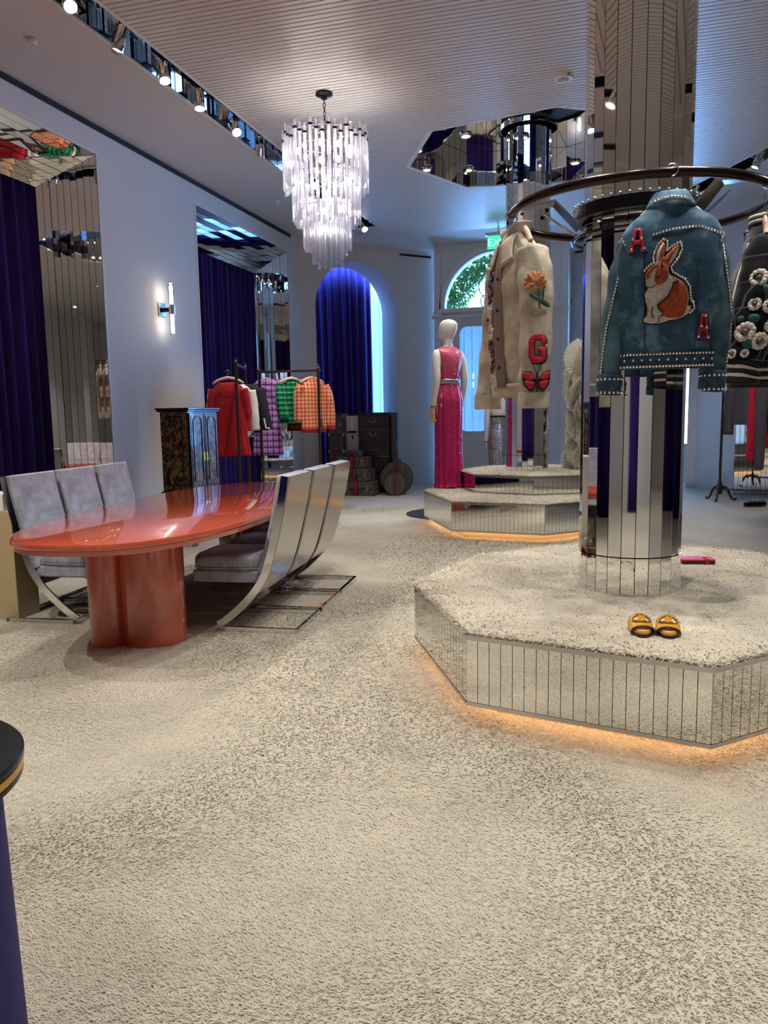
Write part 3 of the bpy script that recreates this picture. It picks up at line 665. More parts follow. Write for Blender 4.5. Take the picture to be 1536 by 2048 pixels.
def platform(name, label, poly, zb, zt, nst, led=True, plinth=.16):
    n = len(poly); cx = sum(p[0] for p in poly)/n; cy = sum(p[1] for p in poly)/n
    t = thing(name, label, 'platform', (cx, cy, 0)); P = [Vector((p[0]-cx, p[1]-cy)) for p in poly]
    def ins(d):
        out = []
        for i in range(n):
            a, b_, c = P[i-1], P[i], P[(i+1) % n]; u1 = (b_-a).normalized(); u2 = (c-b_).normalized()
            n1 = Vector((-u1.y, u1.x)); n2 = Vector((-u2.y, u2.x)); bis = (n1+n2); bis = bis/bis.dot(n1); out.append(b_+bis*d)
        return out
    I = ins(.012)
    bb = B(); bb.prism([(p.x, p.y) for p in I], zb+(.06 if led else 0), zt-.03); bb.build('platform_core', 'joint', t)
    for i in range(n):
        p, q = P[i], P[(i+1) % n]; L = (q-p).length; k = max(4, round(L/(.98/nst))); rz = math.atan2((q-p).y, (q-p).x)
        mm = B(); mm.box((0, 0, 0), (L/k-.0026, .008, zt-zb-.034)); me = mm.mesh('mirror_panel', 'mirror_b')
        for j in range(k):
            m = p.lerp(q, (j+.5)/k); put('mirror_panel', me, t, (m.x, m.y, (zb+zt)/2-.004), rz+math.radians(random.uniform(-.25, .25)))
    O = ins(-.006); I2 = ins(.02)
    for z0, z1, nm in ((zb-.004, zb+.012, 'bottom_trim'), (zt-.024, zt-.004, 'top_trim')):
        bb = B()
        for i in range(n):
            j = (i+1) % n; bb.prism([(q.x, q.y) for q in (O[i], O[j], I2[j], I2[i])], z0, z1)
        bb.build(nm, 'satin', t)
    # thick shag top, lifted in the middle, with a ragged edge
    E_ = ins(-.002); rows = []; M_ = 12
    edge = []
    for i in range(n):
        for j in range(M_): edge.append(E_[i].lerp(E_[(i+1) % n], j/M_))
    for f, dzz in ((1.0, -.026), (1.0, -.004), (.985, .008), (.95, .014), (.8, .016), (.5, .016), (.15, .016)):
        rows.append([(p.x*f, p.y*f, zt+dzz+random.uniform(-.002, .002)) for p in edge])
    bb = B(); bb.grid(rows, True, (True, True)); bb.build('carpet_top', 'ivory', t, smooth=True)
    rg = np.random.default_rng(5); K = 46000; fv = []; ff = []
    per = [(P[(i+1) % n]-P[i]).length for i in range(n)]; tot = sum(per)
    for q in range(K):
        if q < K*.2:
            x = rg.random()*tot; i = 0
            while x > per[i]: x -= per[i]; i += 1
            c = E_[i].lerp(E_[(i+1) % n], x/per[i]); f = 1-.012*rg.random(); c = c*f; z = zt+.002; out = c.normalized()*.011
        else:
            i = int(rg.random()*n); a, b2 = math.sqrt(rg.random()), rg.random(); c = E_[i].lerp(E_[(i+1) % n], b2)*a; z = zt+.013; out = Vector((0, 0))
        th = rg.random()*2*PI; s = .016+.012*rg.random(); d = Vector((math.cos(th)*s, math.sin(th)*s))*.7+out; e = Vector((-d.y, d.x)).normalized()*.0028; o = len(fv)
        fv += [(c.x-e.x, c.y-e.y, z), (c.x+e.x, c.y+e.y, z), (c.x+d.x, c.y+d.y, z+(.004+.008*rg.random() if out.length == 0 else rg.uniform(-.006, .012)))]; ff.append((o, o+1, o+2))
    bb = B(); bb.add(fv, ff); bb.build('carpet_pile', 'ivory_pile', t, kind='stuff')
    if led:
        I3 = ins(plinth); bb = B(); bb.prism([(p.x, p.y) for p in I3], 0, zb); bb.build('plinth', 'beige', t)
        I4 = ins(.105); I5 = ins(.125); bb = B()
        for i in range(n):
            j = (i+1) % n; bb.prism([(q.x, q.y) for q in (I4[i], I4[j], I5[j], I5[i])], zb+.022, zb+.034)
        bb.build('led_strip', 'led', t); A_, C_ = ins(.009), ins(.016); bb = B()
        for i in range(n):
            j = (i+1) % n; bb.prism([(q.x, q.y) for q in (A_[i], A_[j], C_[j], C_[i])], zb+.002, zb+.07)
        bb.build('led_leak_block', 'joint', t)  # unseen shell added to keep LED light from leaking between the mirror strips
    return t
c1 = (.19, 4.22); V = [(-.970, 3.997), (-.533, 3.105), (.397, 2.886), (1.13, 3.56)]; NEAR = V+[(2*c1[0]-x, 2*c1[1]-y) for x, y in V]
platform('display_platform', 'near octagonal mirrored platform with ivory shag top and yellow sandals', NEAR, .08, .385, 20)
c2 = (-.85, 9.22); V = [(-2.06, 9.02), (-1.508, 7.87), (-.542, 7.74), (.19, 8.41)]; FAR = V+[(2*c2[0]-x, 2*c2[1]-y) for x, y in V]
platform('display_platform', 'far octagonal mirrored platform carrying the pink gown mannequin', FAR, .08, .385, 22)
T2 = [(-.75+.947*math.cos(math.radians(181.7)+k*PI/4), 9.43+.947*math.sin(math.radians(181.7)+k*PI/4)) for k in range(8)]
platform('display_step', 'upper mirrored octagonal step around the far column', T2, .40, .6, 18, led=False)

# hanging ring rail on the near column
rr = thing('ring_rail', 'large dark ring shaped clothes rail around the near mirrored column', 'clothes rail', (C1[0], C1[1], 2.27))
RR = .605
b = B(); b.tube([(RR*math.cos(2*PI*i/72), RR*math.sin(2*PI*i/72), 0) for i in range(72)], .021, 14, closed=True); b.build('rail', 'ringmetal', rr, smooth='all')
b = B(); b.lathe([(.262, -.05), (.30, -.05), (.30, .01), (.262, .01), (.262, -.05)], seg=48); b.build('hub', 'blackmetal', rr, bevel=.004)
b = B()
for i in range(44): a = 2*PI*i/44; b.sphere((.30*math.cos(a), .30*math.sin(a), .016), .008, 6, 4)
b.build('hub_beads', 'satin', rr, smooth='all', kind='stuff')
b = B(); b.tube([(.30*math.cos(2*PI*i/48), .30*math.sin(2*PI*i/48), -.13) for i in range(48)], .007, 6, closed=True); b.build('lower_ring', 'blackmetal', rr, smooth='all')
for a in (math.radians(191), math.radians(330), math.radians(80)):
    ca, sa = math.cos(a), math.sin(a); P3 = lambda r, z, w: (ca*r-sa*w, sa*r+ca*w, z)
    bb = B(); pts = [(.28, -.07, .055), (.40, .055, .05), (.60, .028, .012)]
    top = [P3(r, z, wd_) for r, z, wd_ in pts]+[P3(r, z, -wd_) for r, z, wd_ in pts[::-1]]
    bot = [(x, y, z-.012) for x, y, z in top]; bb.add(top+bot, [(0, 1, 4, 5), (1, 2, 3, 4), (6, 11, 10, 7), (7, 10, 9, 8)]+[(i, (i+1) % 6, 6+(i+1) % 6, 6+i) for i in range(6)]); bb.build('bracket', 'satin', rr)
    bb = B(); bb.tube([P3(.28, -.12, 0), P3(.45, .0, 0)], .006, 6); bb.build('brace', 'satin', rr)
    bb = B(); q = Vector((-sa, ca, 0))*.03; c = Vector((ca*RR, sa*RR, 0)); bb.tube([c-q, c+q], .025, 12); bb.sphere(tuple(c+Vector((ca, sa, 0))*.02), .014); bb.build('rail_clamp', 'satin', rr, smooth=True)

# ------------------------------------------------------------------ ceiling fittings
def spot_fixture(i, x, y, aim, energy, z=4.17):
    t = thing('track_spotlight', SPL[i], 'spotlight', (x, y, z), 0, 'track spotlights in the left ceiling slot' if i < 10 else 'track spotlights in the right ceiling slot')
    d = (Vector(aim)-Vector((x, y, z))).normalized(); q = d.to_track_quat('-Z', 'Y').to_matrix().to_4x4()
    def tr(bb): bb.v = [tuple(q @ Vector(v)) for v in bb.v]; return bb
    bb = B(); bb.lathe([(.0, .10), (.040, .10), (.046, .09), (.046, -.10), (.043, -.105), (.039, -.095), (.036, -.06), (.0, -.06)], seg=18); tr(bb).build('housing', 'chrome', t, smooth=True)
    bb = B(); bb.lathe([(.036, -.066), (.036, -.070), (0.001, -.072)], seg=16); tr(bb).build('lens', 'lens', t)
    bb = B(); bb.tube([(0, 0, .03), (0, 0, .32)], .010, 8); bb.box((0, 0, .315), (.05, .10, .02)); bb.build('stem', 'blackmetal', t)
    p = q @ Vector((0, 0, -.115)); lamp('spot_beam', 'SPOT', tuple(p), energy, WARM, t, None, .03, 58, .55).rotation_euler = d.to_track_quat('-Z', 'Y').to_euler()
SPL = ['chrome spotlight in the left ceiling slot above the camera', 'chrome spotlight in the left ceiling slot above the near end of the table', 'chrome spotlight in the left ceiling slot, first from the camera', 'chrome spotlight in the left ceiling slot, second from the camera', 'chrome spotlight in the left ceiling slot, third from the camera',
       'chrome spotlight in the left ceiling slot, fourth from the camera', 'chrome spotlight in the left ceiling slot, fifth from the camera', 'chrome spotlight in the left ceiling slot, just before the chandelier', 'chrome spotlight in the left ceiling slot, hidden beside the chandelier', 'chrome spotlight at the far end of the left ceiling slot',
       'chrome spotlight at the far end of the right ceiling slot', 'second chrome spotlight of the right ceiling slot', 'third chrome spotlight of the right ceiling slot', 'chrome spotlight of the right ceiling slot nearest the camera']
sl = [(1.3, (-2.5, 3.6, .3)), (2.3, (-3.0, 4.3, .7)), (4.9, (-1.0, 2.4, 0)), (5.5, (-4.3, 4.7, 1.0)), (6.1, (-2.0, 4.3, 0)), (6.7, (-2.9, 5.4, .6)), (7.4, (-.9, 4.5, 0)), (8.0, (-3.9, 8.6, 1.2)), (8.75, (-3.8, 9.6, 1.2)), (11.7, (-1.7, 9.2, 1.4))]
for i, (y, aim) in enumerate(sl): spot_fixture(i, -3.59, y, aim, SPOT_W*(1.5 if i < 2 else 1))
for i, (s, aim) in enumerate(((2.0, (-.5, 9.6, 1.2)), (3.3, (.1, 9.4, .8)), (4.6, (2.0, 11.5, 1.0)), (7.6, (.9, 4.0, 1.5)))): p = rw(s, 1.395); spot_fixture(10+i, p[0], p[1], aim, SPOT_W)
DL = ['beside the west corner', 'on the near west side', 'on the near side', 'on the near east side', 'beside the east corner', 'on the far east side', 'on the far side', 'on the far west side']
def downlights(poly, which, en, aims):
    n = len(poly); cx = sum(p[0] for p in poly)/n; cy = sum(p[1] for p in poly)/n
    for i in range(n):
        p = Vector(poly[i])*.5+Vector(poly[(i+1) % n])*.5; p = Vector((cx, cy)).lerp(p, .74)
        t = thing('recessed_downlight', 'round chrome downlight in the mirrored recess over the %s platform, %s' % (which, DL[i]), 'downlight', (p.x, p.y, 4.60), 0, 'downlights over the %s platform' % which)
        bb = B(); bb.lathe([(.075, .02), (.078, .004), (.062, -.012), (.050, -.004), (.050, .02)], seg=20); bb.build('bezel', 'chrome', t, smooth=True)
        bb = B(); bb.lathe([(.049, .004), (.049, .0), (.001, -.001)], seg=16); bb.build('lens', 'lens', t)
        if aims[i]: lamp('down_beam', 'SPOT', (0, 0, -.02), en, WARM, t, None, .04, 84, .6).rotation_euler = (Vector(aims[i])-Vector((p.x, p.y, 4.58))).to_track_quat('-Z', 'Y').to_euler()
downlights(REC, 'far', DOWN_W, [(-2.2, 8.6, .4), (-1.7, 7.9, .4), (-.9, 7.6, .4), (-.2, 9.5, 1.6), None, None, (-1.2, 10.3, .6), (-1.9, 9.4, 1.2)])
downlights(REC2, 'near', DOWN_W*1.25, [(-1.0, 3.6, .3), (-.6, 2.2, 0), (.1, 2.2, .0), (.6, 3.0, 1.6), (1.2, 3.8, .3), (.9, 4.9, .3), (-.1, 5.0, .3), (-.7, 4.4, .3)])  # recess out of view; its lamps are added to light the platform and jacket
for x, y, lb, r in ((-.387, 7.278, 'white round smoke detector on the slatted ceiling near the column', .085), (-4.27, 5.36, 'small white sprinkler cap on the smooth ceiling above the niches', .035), (-4.30, 10.08, 'small white ceiling sensor above the arch', .03), (-3.85, 12.38, 'white round detector on the ceiling beyond the chandelier', .06)):
    t = thing('smoke_detector', lb, 'detector', (x, y, ZC-.01))
    bb = B(); bb.lathe([(r, .01), (r, -.012), (r*.93, -.025), (r*.6, -.03), (r*.55, -.012)], seg=24); bb.build('base', 'white_trim', t, smooth=True)
    bb = B(); bb.lathe([(r*.4, -.03), (r*.38, -.048), (r*.25, -.055)], seg=16); bb.build('sensor', 'white_trim', t, smooth=True)
    if r > .08:
        o = put('lettering', text_mesh('FIRE', .035, .001, 'dark'), t, (.03, -.073, -.016)); o.rotation_euler = (PI/2+.1, 0, 0)

for x, y, lb in ((-2.6, -1.2, 'behind the camera by the left wall'), (-.6, -1.2, 'right behind the camera'), (1.4, -1.2, 'behind the camera, third from the left wall'), (3.4, -1.2, 'behind the camera, fourth from the left wall'), (5.6, -1.0, 'behind the camera by the right wall'), (-.9, .7, 'over the open carpet before the camera'), (3.1, 1.4, 'right of the near platform')):  # fill lamps added out of view to brighten the foreground carpet and mirror reflections
    t = thing('recessed_downlight', 'added unseen fill light, a small round ceiling downlight ' + lb, 'downlight', (x, y, ZC-.03), 0, 'added fill downlights out of view')
    bb = B(); bb.lathe([(.070, .02), (.072, .0), (.056, -.010), (.048, -.002), (.048, .02)], seg=20); bb.build('bezel', 'chrome', t, smooth=True)
    bb = B(); bb.lathe([(.047, .006), (.047, .002), (.001, .001)], seg=16); bb.build('lens', 'lens', t)
    lamp('down_beam', 'SPOT', (0, 0, -.02), 62, (1.0, .95, .88), t, (0, 0, -1), .05, 105, .7)
# chandelier
ch = thing('chandelier', 'tiered crystal rod chandelier hanging from the slatted ceiling', 'chandelier', (-2.48, 6.96, ZC-.01))
b = B(); b.lathe([(.001, 0), (.075, 0), (.078, -.018), (.03, -.03), (.028, -.05), (.001, -.05)], seg=28); b.build('canopy', 'blackmetal', ch, smooth=True)
b = B()
for i in range(13):
    z = -.07-.035*i; b.tube([(.011*math.cos(2*PI*k/10) if i % 2 else 0, 0 if i % 2 else .011*math.cos(2*PI*k/10), z+.022*math.sin(2*PI*k/10)) for k in range(10)], .0036, 5, closed=True)
b.build('chain', 'bronze', ch, smooth='all')
tiers = [(.375, -.60, .50, 44, .07), (.300, -.91, .44, 36, .0), (.208, -1.17, .42, 26, .0), (.135, -1.32, .34, 16, .04), (.045, -1.36, .34, 5, .05)]
b = B(); b.tube([(0, 0, -.50), (0, 0, -1.4)], .010, 8)
for R, z, L, N, st in tiers:
    b.tube([(R*math.cos(2*PI*i/40), R*math.sin(2*PI*i/40), z+L*.42) for i in range(40)], .006, 6, closed=True)
    for k in range(4): a = k*PI/2; b.tube([(0, 0, z+L*.42), (R*math.cos(a), R*math.sin(a), z+L*.42)], .004, 5)
b.build('frame', 'satin', ch, smooth='all')
clips = B(); meshes = {}
for ti, (R, z, L, N, st) in enumerate(tiers):
    bb = B(); bb.lathe([(.0150, -L/2), (.0175, -L/2+.012), (.0175, L/2-.012), (.0150, L/2)], seg=8); me = bb.mesh('glass_rod', 'crystal')
    for i in range(N):
        a = 2*PI*(i+.5*(ti % 2))/N; dzr = (st*(.5 if i % 3 == 0 else (0 if i % 3 == 1 else -.35)) if ti == 0 else random.uniform(-.02, .02)+st*random.uniform(-.5, .5))
        p = (R*math.cos(a), R*math.sin(a), z+dzr); put('glass_rod', me, ch, p, a)
        if ti == 0: clips.lathe([(.021, -.009), (.021, .009)], (p[0], p[1], z+dzr+L/2-.075), 8)
clips.build('rod_clips', 'bronze', ch, kind='stuff')
b = B()
for R, z, n in ((.24, -.50, 9), (.24, -.74, 8), (.17, -.98, 6), (.08, -1.2, 4)):
    for k in range(n):
        a = 2*PI*k/n; b.sphere((R*math.cos(a), R*math.sin(a), z), .02, 8, 6, sc=(1, 1, 1.6))
b.build('bulbs', 'bulb', ch, smooth='all')
# sconces
def sconce(y, label):
    t = thing('wall_sconce', label, 'wall lamp', (-4.9, y, 2.53), 0, 'glass tube sconces on the left wall piers')
    b = B(); b.box((.012, 0, 0), (.024, .12, .16)); b.build('backplate', 'chrome', t, bevel=.004)
    b = B(); b.box((.07, 0, 0), (.10, .035, .045)); b.build('arm', 'blackmetal', t)
    b = B(); b.lathe([(.036, -.055), (.036, .055)], (.14, 0, 0), 18); b.build('band', 'chrome', t, smooth=True)
    for s in (-1, 1):
        b = B(); b.lathe([(.033, 0), (.033, .23), (.026, .235)], (.14, 0, s*.055 if s > 0 else -.29), 16); g = b.build('glass_tube', 'acrylic', t, smooth=True)
        b = B(); b.lathe([(.019, 0), (.019, .20)], (.14, 0, .06 if s > 0 else -.26), 12); b.build('light_tube', 'tube', t, smooth=True)
for y, lb in ((-1.78, 'glass tube wall sconce on the pier behind the camera'), (3.08, 'glass tube wall sconce on the pier beside the camera'), (8.015, 'glass tube wall sconce glowing on the white pier above the black cabinet')): sconce(y, lb)

# ------------------------------------------------------------------ table and chairs
TR = .11
tb = thing('dining_table', 'long coral orange lacquered oval table on clustered cylinder legs', 'table', (-2.675, 4.775, 0), TR)
def sup(a, bb_, n, z, N=96): return [(a*abs(math.cos(t_))**(2/n)*(1 if math.cos(t_) >= 0 else -1), bb_*abs(math.sin(t_))**(2/n)*(1 if math.sin(t_) >= 0 else -1), z) for t_ in [2*PI*i/N for i in range(N)]]
b = B(); a_, l_ = .645, 1.725; TZ = .08
b.grid([sup(a_-.03, l_-.03, 2.7, .595+TZ), sup(a_-.006, l_-.006, 2.7, .597+TZ), sup(a_, l_, 2.7, .604+TZ), sup(a_, l_, 2.7, .622+TZ), sup(a_-.003, l_-.003, 2.7, .628+TZ), sup(a_-.010, l_-.010, 2.7, .630+TZ)], True, (True, True)); b.build('table_top', 'coral', tb, smooth=True)
b = B(); b.grid([sup(a_-.05, l_-.05, 2.7, .565+TZ), sup(a_-.018, l_-.018, 2.7, .568+TZ), sup(a_-.012, l_-.012, 2.7, .594+TZ)], True, (True, True)); b.build('under_lip', 'coral', tb, smooth=True)
for s in (-1, 1):
    for dx, dy, r in ((.040, .885, .188), (-.185, 1.000, .104), (-.22, .80, .13)):
        bb = B(); bb.lathe([(r, 0), (r, .65)], (dx*(1 if s < 0 else -1), s*dy, 0), 40); bb.build('leg', 'coral', tb, smooth=True)
# chair: local +x is the back, y the width, seat to -x
CW = .485
prof = [(0, .014), (.10, .085), (.22, .20), (.30, .31), (.345, .42), (.385, .56), (.425, .72), (.452, .85), (.468, .945)]
def fine(pr, k=5):
    out = []; n = len(pr)
    for i in range(n-1):
        p0, p1, p2, p3 = pr[max(i-1, 0)], pr[i], pr[i+1], pr[min(i+2, n-1)]
        for j in range(k):
            t_ = j/k; out.append(tuple(.5*((2*p1[d])+(-p0[d]+p2[d])*t_+(2*p0[d]-5*p1[d]+4*p2[d]-p3[d])*t_*t_+(-p0[d]+3*p1[d]-3*p2[d]+p3[d])*t_**3) for d in (0, 1)))
    return out+[pr[-1]]
PF = fine(prof)
def offs(pr, d):
    out = []
    for i in range(len(pr)):
        a, c = pr[max(i-1, 0)], pr[min(i+1, len(pr)-1)]; tx, tz = c[0]-a[0], c[1]-a[1]; L = math.hypot(tx, tz); out.append((pr[i][0]-tz/L*d, pr[i][1]+tx/L*d))
    return out
def slabstrip(pr, d0, d1, y0, y1):
    A, C = offs(pr, d0), offs(pr, d1); loop = A+C[::-1]; n = len(loop)
    bb = B(); rows = [[(x, y, z) for x, z in loop] for y in (y0, y1)]; bb.grid(rows, True)
    m = len(A)
    for k in (0, n):
        for i in range(m-1): bb.f.append((k+i, k+i+1, k+n-2-i, k+n-1-i)); bb.mi.append(0)
    return bb
def make_chair(label):
    t = thing('dining_chair', label, 'chair')
    for y0, y1 in ((-CW/2, -CW/2+.014), (CW/2-.014, CW/2)): slabstrip(PF, 0.005, .05, y0, y1).build('side_rail', 'chrome', t)
    up = [p for p in PF if p[1] > .235]
    slabstrip(up, -.001, .008, -CW/2+.016, CW/2-.016).build('back_panel', 'satin', t, smooth=True)
    bb = B()
    for y in (-CW/2+.012, CW/2-.012): bb.box((.245, y, .014), (.50, .024, .026))
    bb.box((.485, 0, .014), (.022, CW, .026)); bb.box((.006, 0, .014), (.022, CW, .026)); bb.build('base_frame', 'chrome', t)
    cu = [p for p in PF if p[1] > .33]
    bb = slabstrip(cu, .012, .082, -CW/2+.018, CW/2-.018); bb.build('back_cushion', 'grey_velvet', t, smooth=True, bevel=.016)
    bb = B(); bb.box((.045, 0, .335), (.455, CW-.05, .075)); bb.build('seat_base', 'grey_velvet', t, smooth=True, bevel=.014)
    rows = []
    for k in range(9):
        zz = .375+.088*k/8; ins_ = .016*abs(2*k/8-1)**3; bulge = 0
        rows.append([(x, y, zz) for x, y in [(.035+(.225-ins_)*abs(math.cos(q))**(.32)*(1 if math.cos(q) >= 0 else -1), (CW/2-.02-ins_)*abs(math.sin(q))**(.32)*(1 if math.sin(q) >= 0 else -1)) for q in [2*PI*i/40+.01 for i in range(40)]]])
    bb = B(); bb.grid(rows, True, (True, True)); bb.build('seat_cushion', 'grey_velvet', t, smooth='all')
    bb = B(); bb.tube([((.035+.226*abs(math.cos(q))**.32*(1 if math.cos(q) >= 0 else -1)), (CW/2-.019)*abs(math.sin(q))**.32*(1 if math.sin(q) >= 0 else -1), .386) for q in [2*PI*i/40+.01 for i in range(40)]], .004, 5, closed=True); bb.build('piping', 'grey_velvet', t)
    return t
chair0 = make_chair('grey velvet and chrome dining chair right of the table, nearest the camera')
CH = [(-2.255, 4.39, .08, None), (-2.30, 4.92, .08, 'grey velvet and chrome dining chair right of the table, middle of its row'), (-2.345, 5.46, .08, 'grey velvet and chrome dining chair right of the table, farthest from the camera'),
      (-3.25, 4.32, PI+.09, 'grey velvet and chrome dining chair left of the table, beside the beige plinth'), (-3.30, 4.82, PI+.09, 'grey velvet and chrome dining chair left of the table, middle of its row'), (-3.345, 5.31, PI+.09, 'grey velvet and chrome dining chair left of the table, last before the white pier')]
for x, y, rz, lb in CH:
    c = chair0 if lb is None else copy_tree(chair0)
    c.location = (x, y, 0); c.rotation_euler.z = rz; c['group'] = 'dining chairs around the orange table'
    if lb: c['label'] = lb
# plinth left
t = thing('plinth', 'beige plinth with white top behind the left chairs', 'plinth', (-3.98, 4.18, 0), .07)
b = B(); b.box((0, 0, .36), (.60, .22, .72)); b.build('body', 'beige', t, bevel=.004)
b = B(); b.box((-.03, 0, .775), (.54, .20, .11)); b.build('top', 'white', t, bevel=.004)
# purple drum with black top at the lower left
t = thing('round_side_table', 'black topped round table with indigo body at the left edge', 'side table', (-1.139, .89, 0))
b = B(); b.lathe([(.222, 0), (.205, .71)], seg=56); b.build('body', 'purple_pl', t, smooth=True)
b = B(); b.lathe([(.20, .715), (.240, .718), (.244, .721), (.244, .734), (.240, .736)], seg=72); b.build('edge_band', 'gold', t, smooth=True)
b = B(); b.lathe([(.238, .736), (.246, .738), (.246, .746), (.242, .750), (.001, .750)], seg=72); b.build('top', 'blackmetal', t, smooth=True)
b = B(); b.lathe([(.20, .706), (.243, .710), (.243, .718)], seg=72); b.build('lower_band', 'blackmetal', t, smooth=True)
# black disc on the floor by the far platform
b = B(); b.lathe([(.62, 0), (.62, .010), (.60, .014), (.001, .014)], (-1.86, 9.85, .001), 56); o = b.build('floor_disc', 'slot_dark', smooth=True); o['label'] = 'flat black disc lying on the carpet beside the far platform'; o['category'] = 'disc'; o['kind'] = 'thing'
# ------------------------------------------------------------------ cloth shells
def interp(prof, z):
    P = prof if prof[0][0] < prof[-1][0] else prof[::-1]
    if z <= P[0][0]: return P[0][1:]
    for p, q in zip(P, P[1:]):
        if z <= q[0]:
            t_ = (z-p[0])/max(1e-9, q[0]-p[0]); return tuple(a+(c-a)*t_ for a, c in zip(p[1:], q[1:]))
    return P[-1][1:]
def sgnpow(v, e): return math.copysign(abs(v)**e, v)
def shell(prof, seg=56, lev=40, fold=.008, fs=9.0, seed=0.0, cap=True, pleat=0.0, npl=9):
    """prof: (z, half width, half depth, centre y, exponent[, centre x])"""
    P = [tuple(p)+(0,)*(6-len(p)) for p in prof]; z0, z1 = min(p[0] for p in P), max(p[0] for p in P); rows = []
    for i in range(lev+1):
        f = i/lev; z = z0+(z1-z0)*f; a, d, cy, n, cx = interp(P, z); row = []
        for j in range(seg):
            th = 2*PI*j/seg; c, s = math.cos(th), math.sin(th); x, y = a*sgnpow(c, 2/n), d*sgnpow(s, 2/n)
            k = fold*noise.noise((x*fs+seed, y*fs*.6, z*fs*.55+seed*2))*1.6*(1-.5*f) + pleat*(1-f)**1.2*math.cos(npl*th+1.3*math.sin(2*th+seed))
            L = math.hypot(x, y) or 1; row.append((cx+x+x/L*k, cy+y+y/L*k, z))
        rows.append(row)
    bb = B(); bb.grid(rows, True, (False, cap)); return bb
def surf(prof, side):
    P = [tuple(p)+(0,)*(6-len(p)) for p in prof]
    def f(x, z, off=0):
        a, d, cy, n, cx = interp(P, z); u = min(.97, abs((x-cx)/a)); return (x, cy+side*(d*(1-u**n)**(1/n)+off), z)
    return f
def sleeve(path, rad, seg=22, fold=.007, fs=16, seed=0.0, sub=6, flat=1.0):
    P = fine3(path, sub); n = len(P); R = [rad[0]+(0) for _ in P]; m = len(rad)-1
    for i in range(n):
        q = i/(n-1)*m; k = min(m-1, int(q)); R[i] = rad[k]+(rad[k+1]-rad[k])*(q-k)
    bb = B(); bb.tube(P, R, seg, caps=False, flat=flat); out = []
    for i, v in enumerate(bb.v):
        c = Vector(P[i//seg]); d = Vector(v)-c; d.normalize(); k = fold*1.6*noise.noise((v[0]*fs*.7+seed, v[1]*fs*.7, v[2]*fs+seed)); out.append(tuple(Vector(v)+d*k))
    bb.v = out; return bb
def fine3(pr, k=5):
    out = []; n = len(pr)
    for i in range(n-1):
        p0, p1, p2, p3 = pr[max(i-1, 0)], pr[i], pr[i+1], pr[min(i+2, n-1)]
        for j in range(k):
            t_ = j/k; out.append(tuple(.5*((2*p1[d])+(-p0[d]+p2[d])*t_+(2*p0[d]-5*p1[d]+4*p2[d]-p3[d])*t_*t_+(-p0[d]+3*p1[d]-3*p2[d]+p3[d])*t_**3) for d in range(3)))
    return out+[tuple(pr[-1])]
def patch(name, outer, holes, fn, mat, parent, thick=.005, maxlen=.025, label=None):
    bb = B(); poly_face(bb, outer, holes, lambda x, z: (x, 0, z)); me = bpy.data.meshes.new(name); me.from_pydata(bb.v, [], bb.f); bm = bmesh.new(); bm.from_mesh(me)
    for _ in range(4):
        es = [e for e in bm.edges if e.calc_length() > maxlen]
        if not es: break
        bmesh.ops.subdivide_edges(bm, edges=es, cuts=1); bmesh.ops.triangulate(bm, faces=bm.faces)
    for v in bm.verts: v.co = Vector(fn(v.co.x, v.co.z))
    bmesh.ops.recalc_face_normals(bm, faces=bm.faces); bm.to_mesh(me); bm.free(); me.materials.append(M[mat]); me.polygons.foreach_set('use_smooth', [True]*len(me.polygons))
    return put(name, me, parent, solid=thick, label=label)
def disc_poly(cx, cz, rx, rz, n=18, rot=0): return [(cx+rx*math.cos(2*PI*i/n)*math.cos(rot)-rz*math.sin(2*PI*i/n)*math.sin(rot), cz+rx*math.cos(2*PI*i/n)*math.sin(rot)+rz*math.sin(2*PI*i/n)*math.cos(rot)) for i in range(n)]
def along(poly, step, closed=False):
    P = [Vector(p) for p in poly]; P = P+[P[0]] if closed else P; out = []; carry = 0
    for p, q in zip(P, P[1:]):
        L = (q-p).length; d = carry
        while d < L: out.append(tuple(p.lerp(q, d/L))); d += step
        carry = d-L
    return out
LA = [(-.5, -.5), (-.22, -.5), (-.22, -.38), (-.27, -.38), (-.22, -.18), (.22, -.18), (.27, -.38), (.22, -.38), (.22, -.5), (.5, -.5), (.5, -.38), (.45, -.38), (.2, .5), (-.2, .5), (-.45, -.38), (-.5, -.38)]
LAH = [(-.16, 0), (.16, 0), (.05, .36), (-.05, .36)]
def letter(outer, holes, cx, cz, w_, h_, fn, mat, parent, name, grow=0):
    g = lambda L: [(cx+x*(w_+grow), cz+z*(h_+grow)) for x, z in L]
    return patch(name, g(outer), [g(h) for h in holes], fn, mat, parent, .006)
def hanger_mesh(bb, hw=.2, drop=.07, hook=.10):
    bb.tube([(-hw, 0, -drop), (-hw*.75, 0, -drop*.55), (-hw*.35, 0, -.012), (0, 0, .0), (hw*.35, 0, -.012), (hw*.75, 0, -drop*.55), (hw, 0, -drop)], [.012, .013, .014, .016, .014, .013, .012], 10, flat=1.3)
    return bb
def hanger(label, loc, rz, hw=.19, hook=.10, mat='hanger'):
    t = thing('clothes_hanger', label, 'hanger', loc, rz)
    hanger_mesh(B(), hw).build('bar', mat, t, smooth='all')
    bb = B(); bb.tube([(0, 0, .01), (0, 0, hook-.045)]+[(.022*math.sin(a)+.0, 0, hook-.022-.022*math.cos(a)) for a in [i*PI/8 for i in range(0, 13)]], .003, 6); bb.build('hook', 'satin', t, smooth='all')
    return t

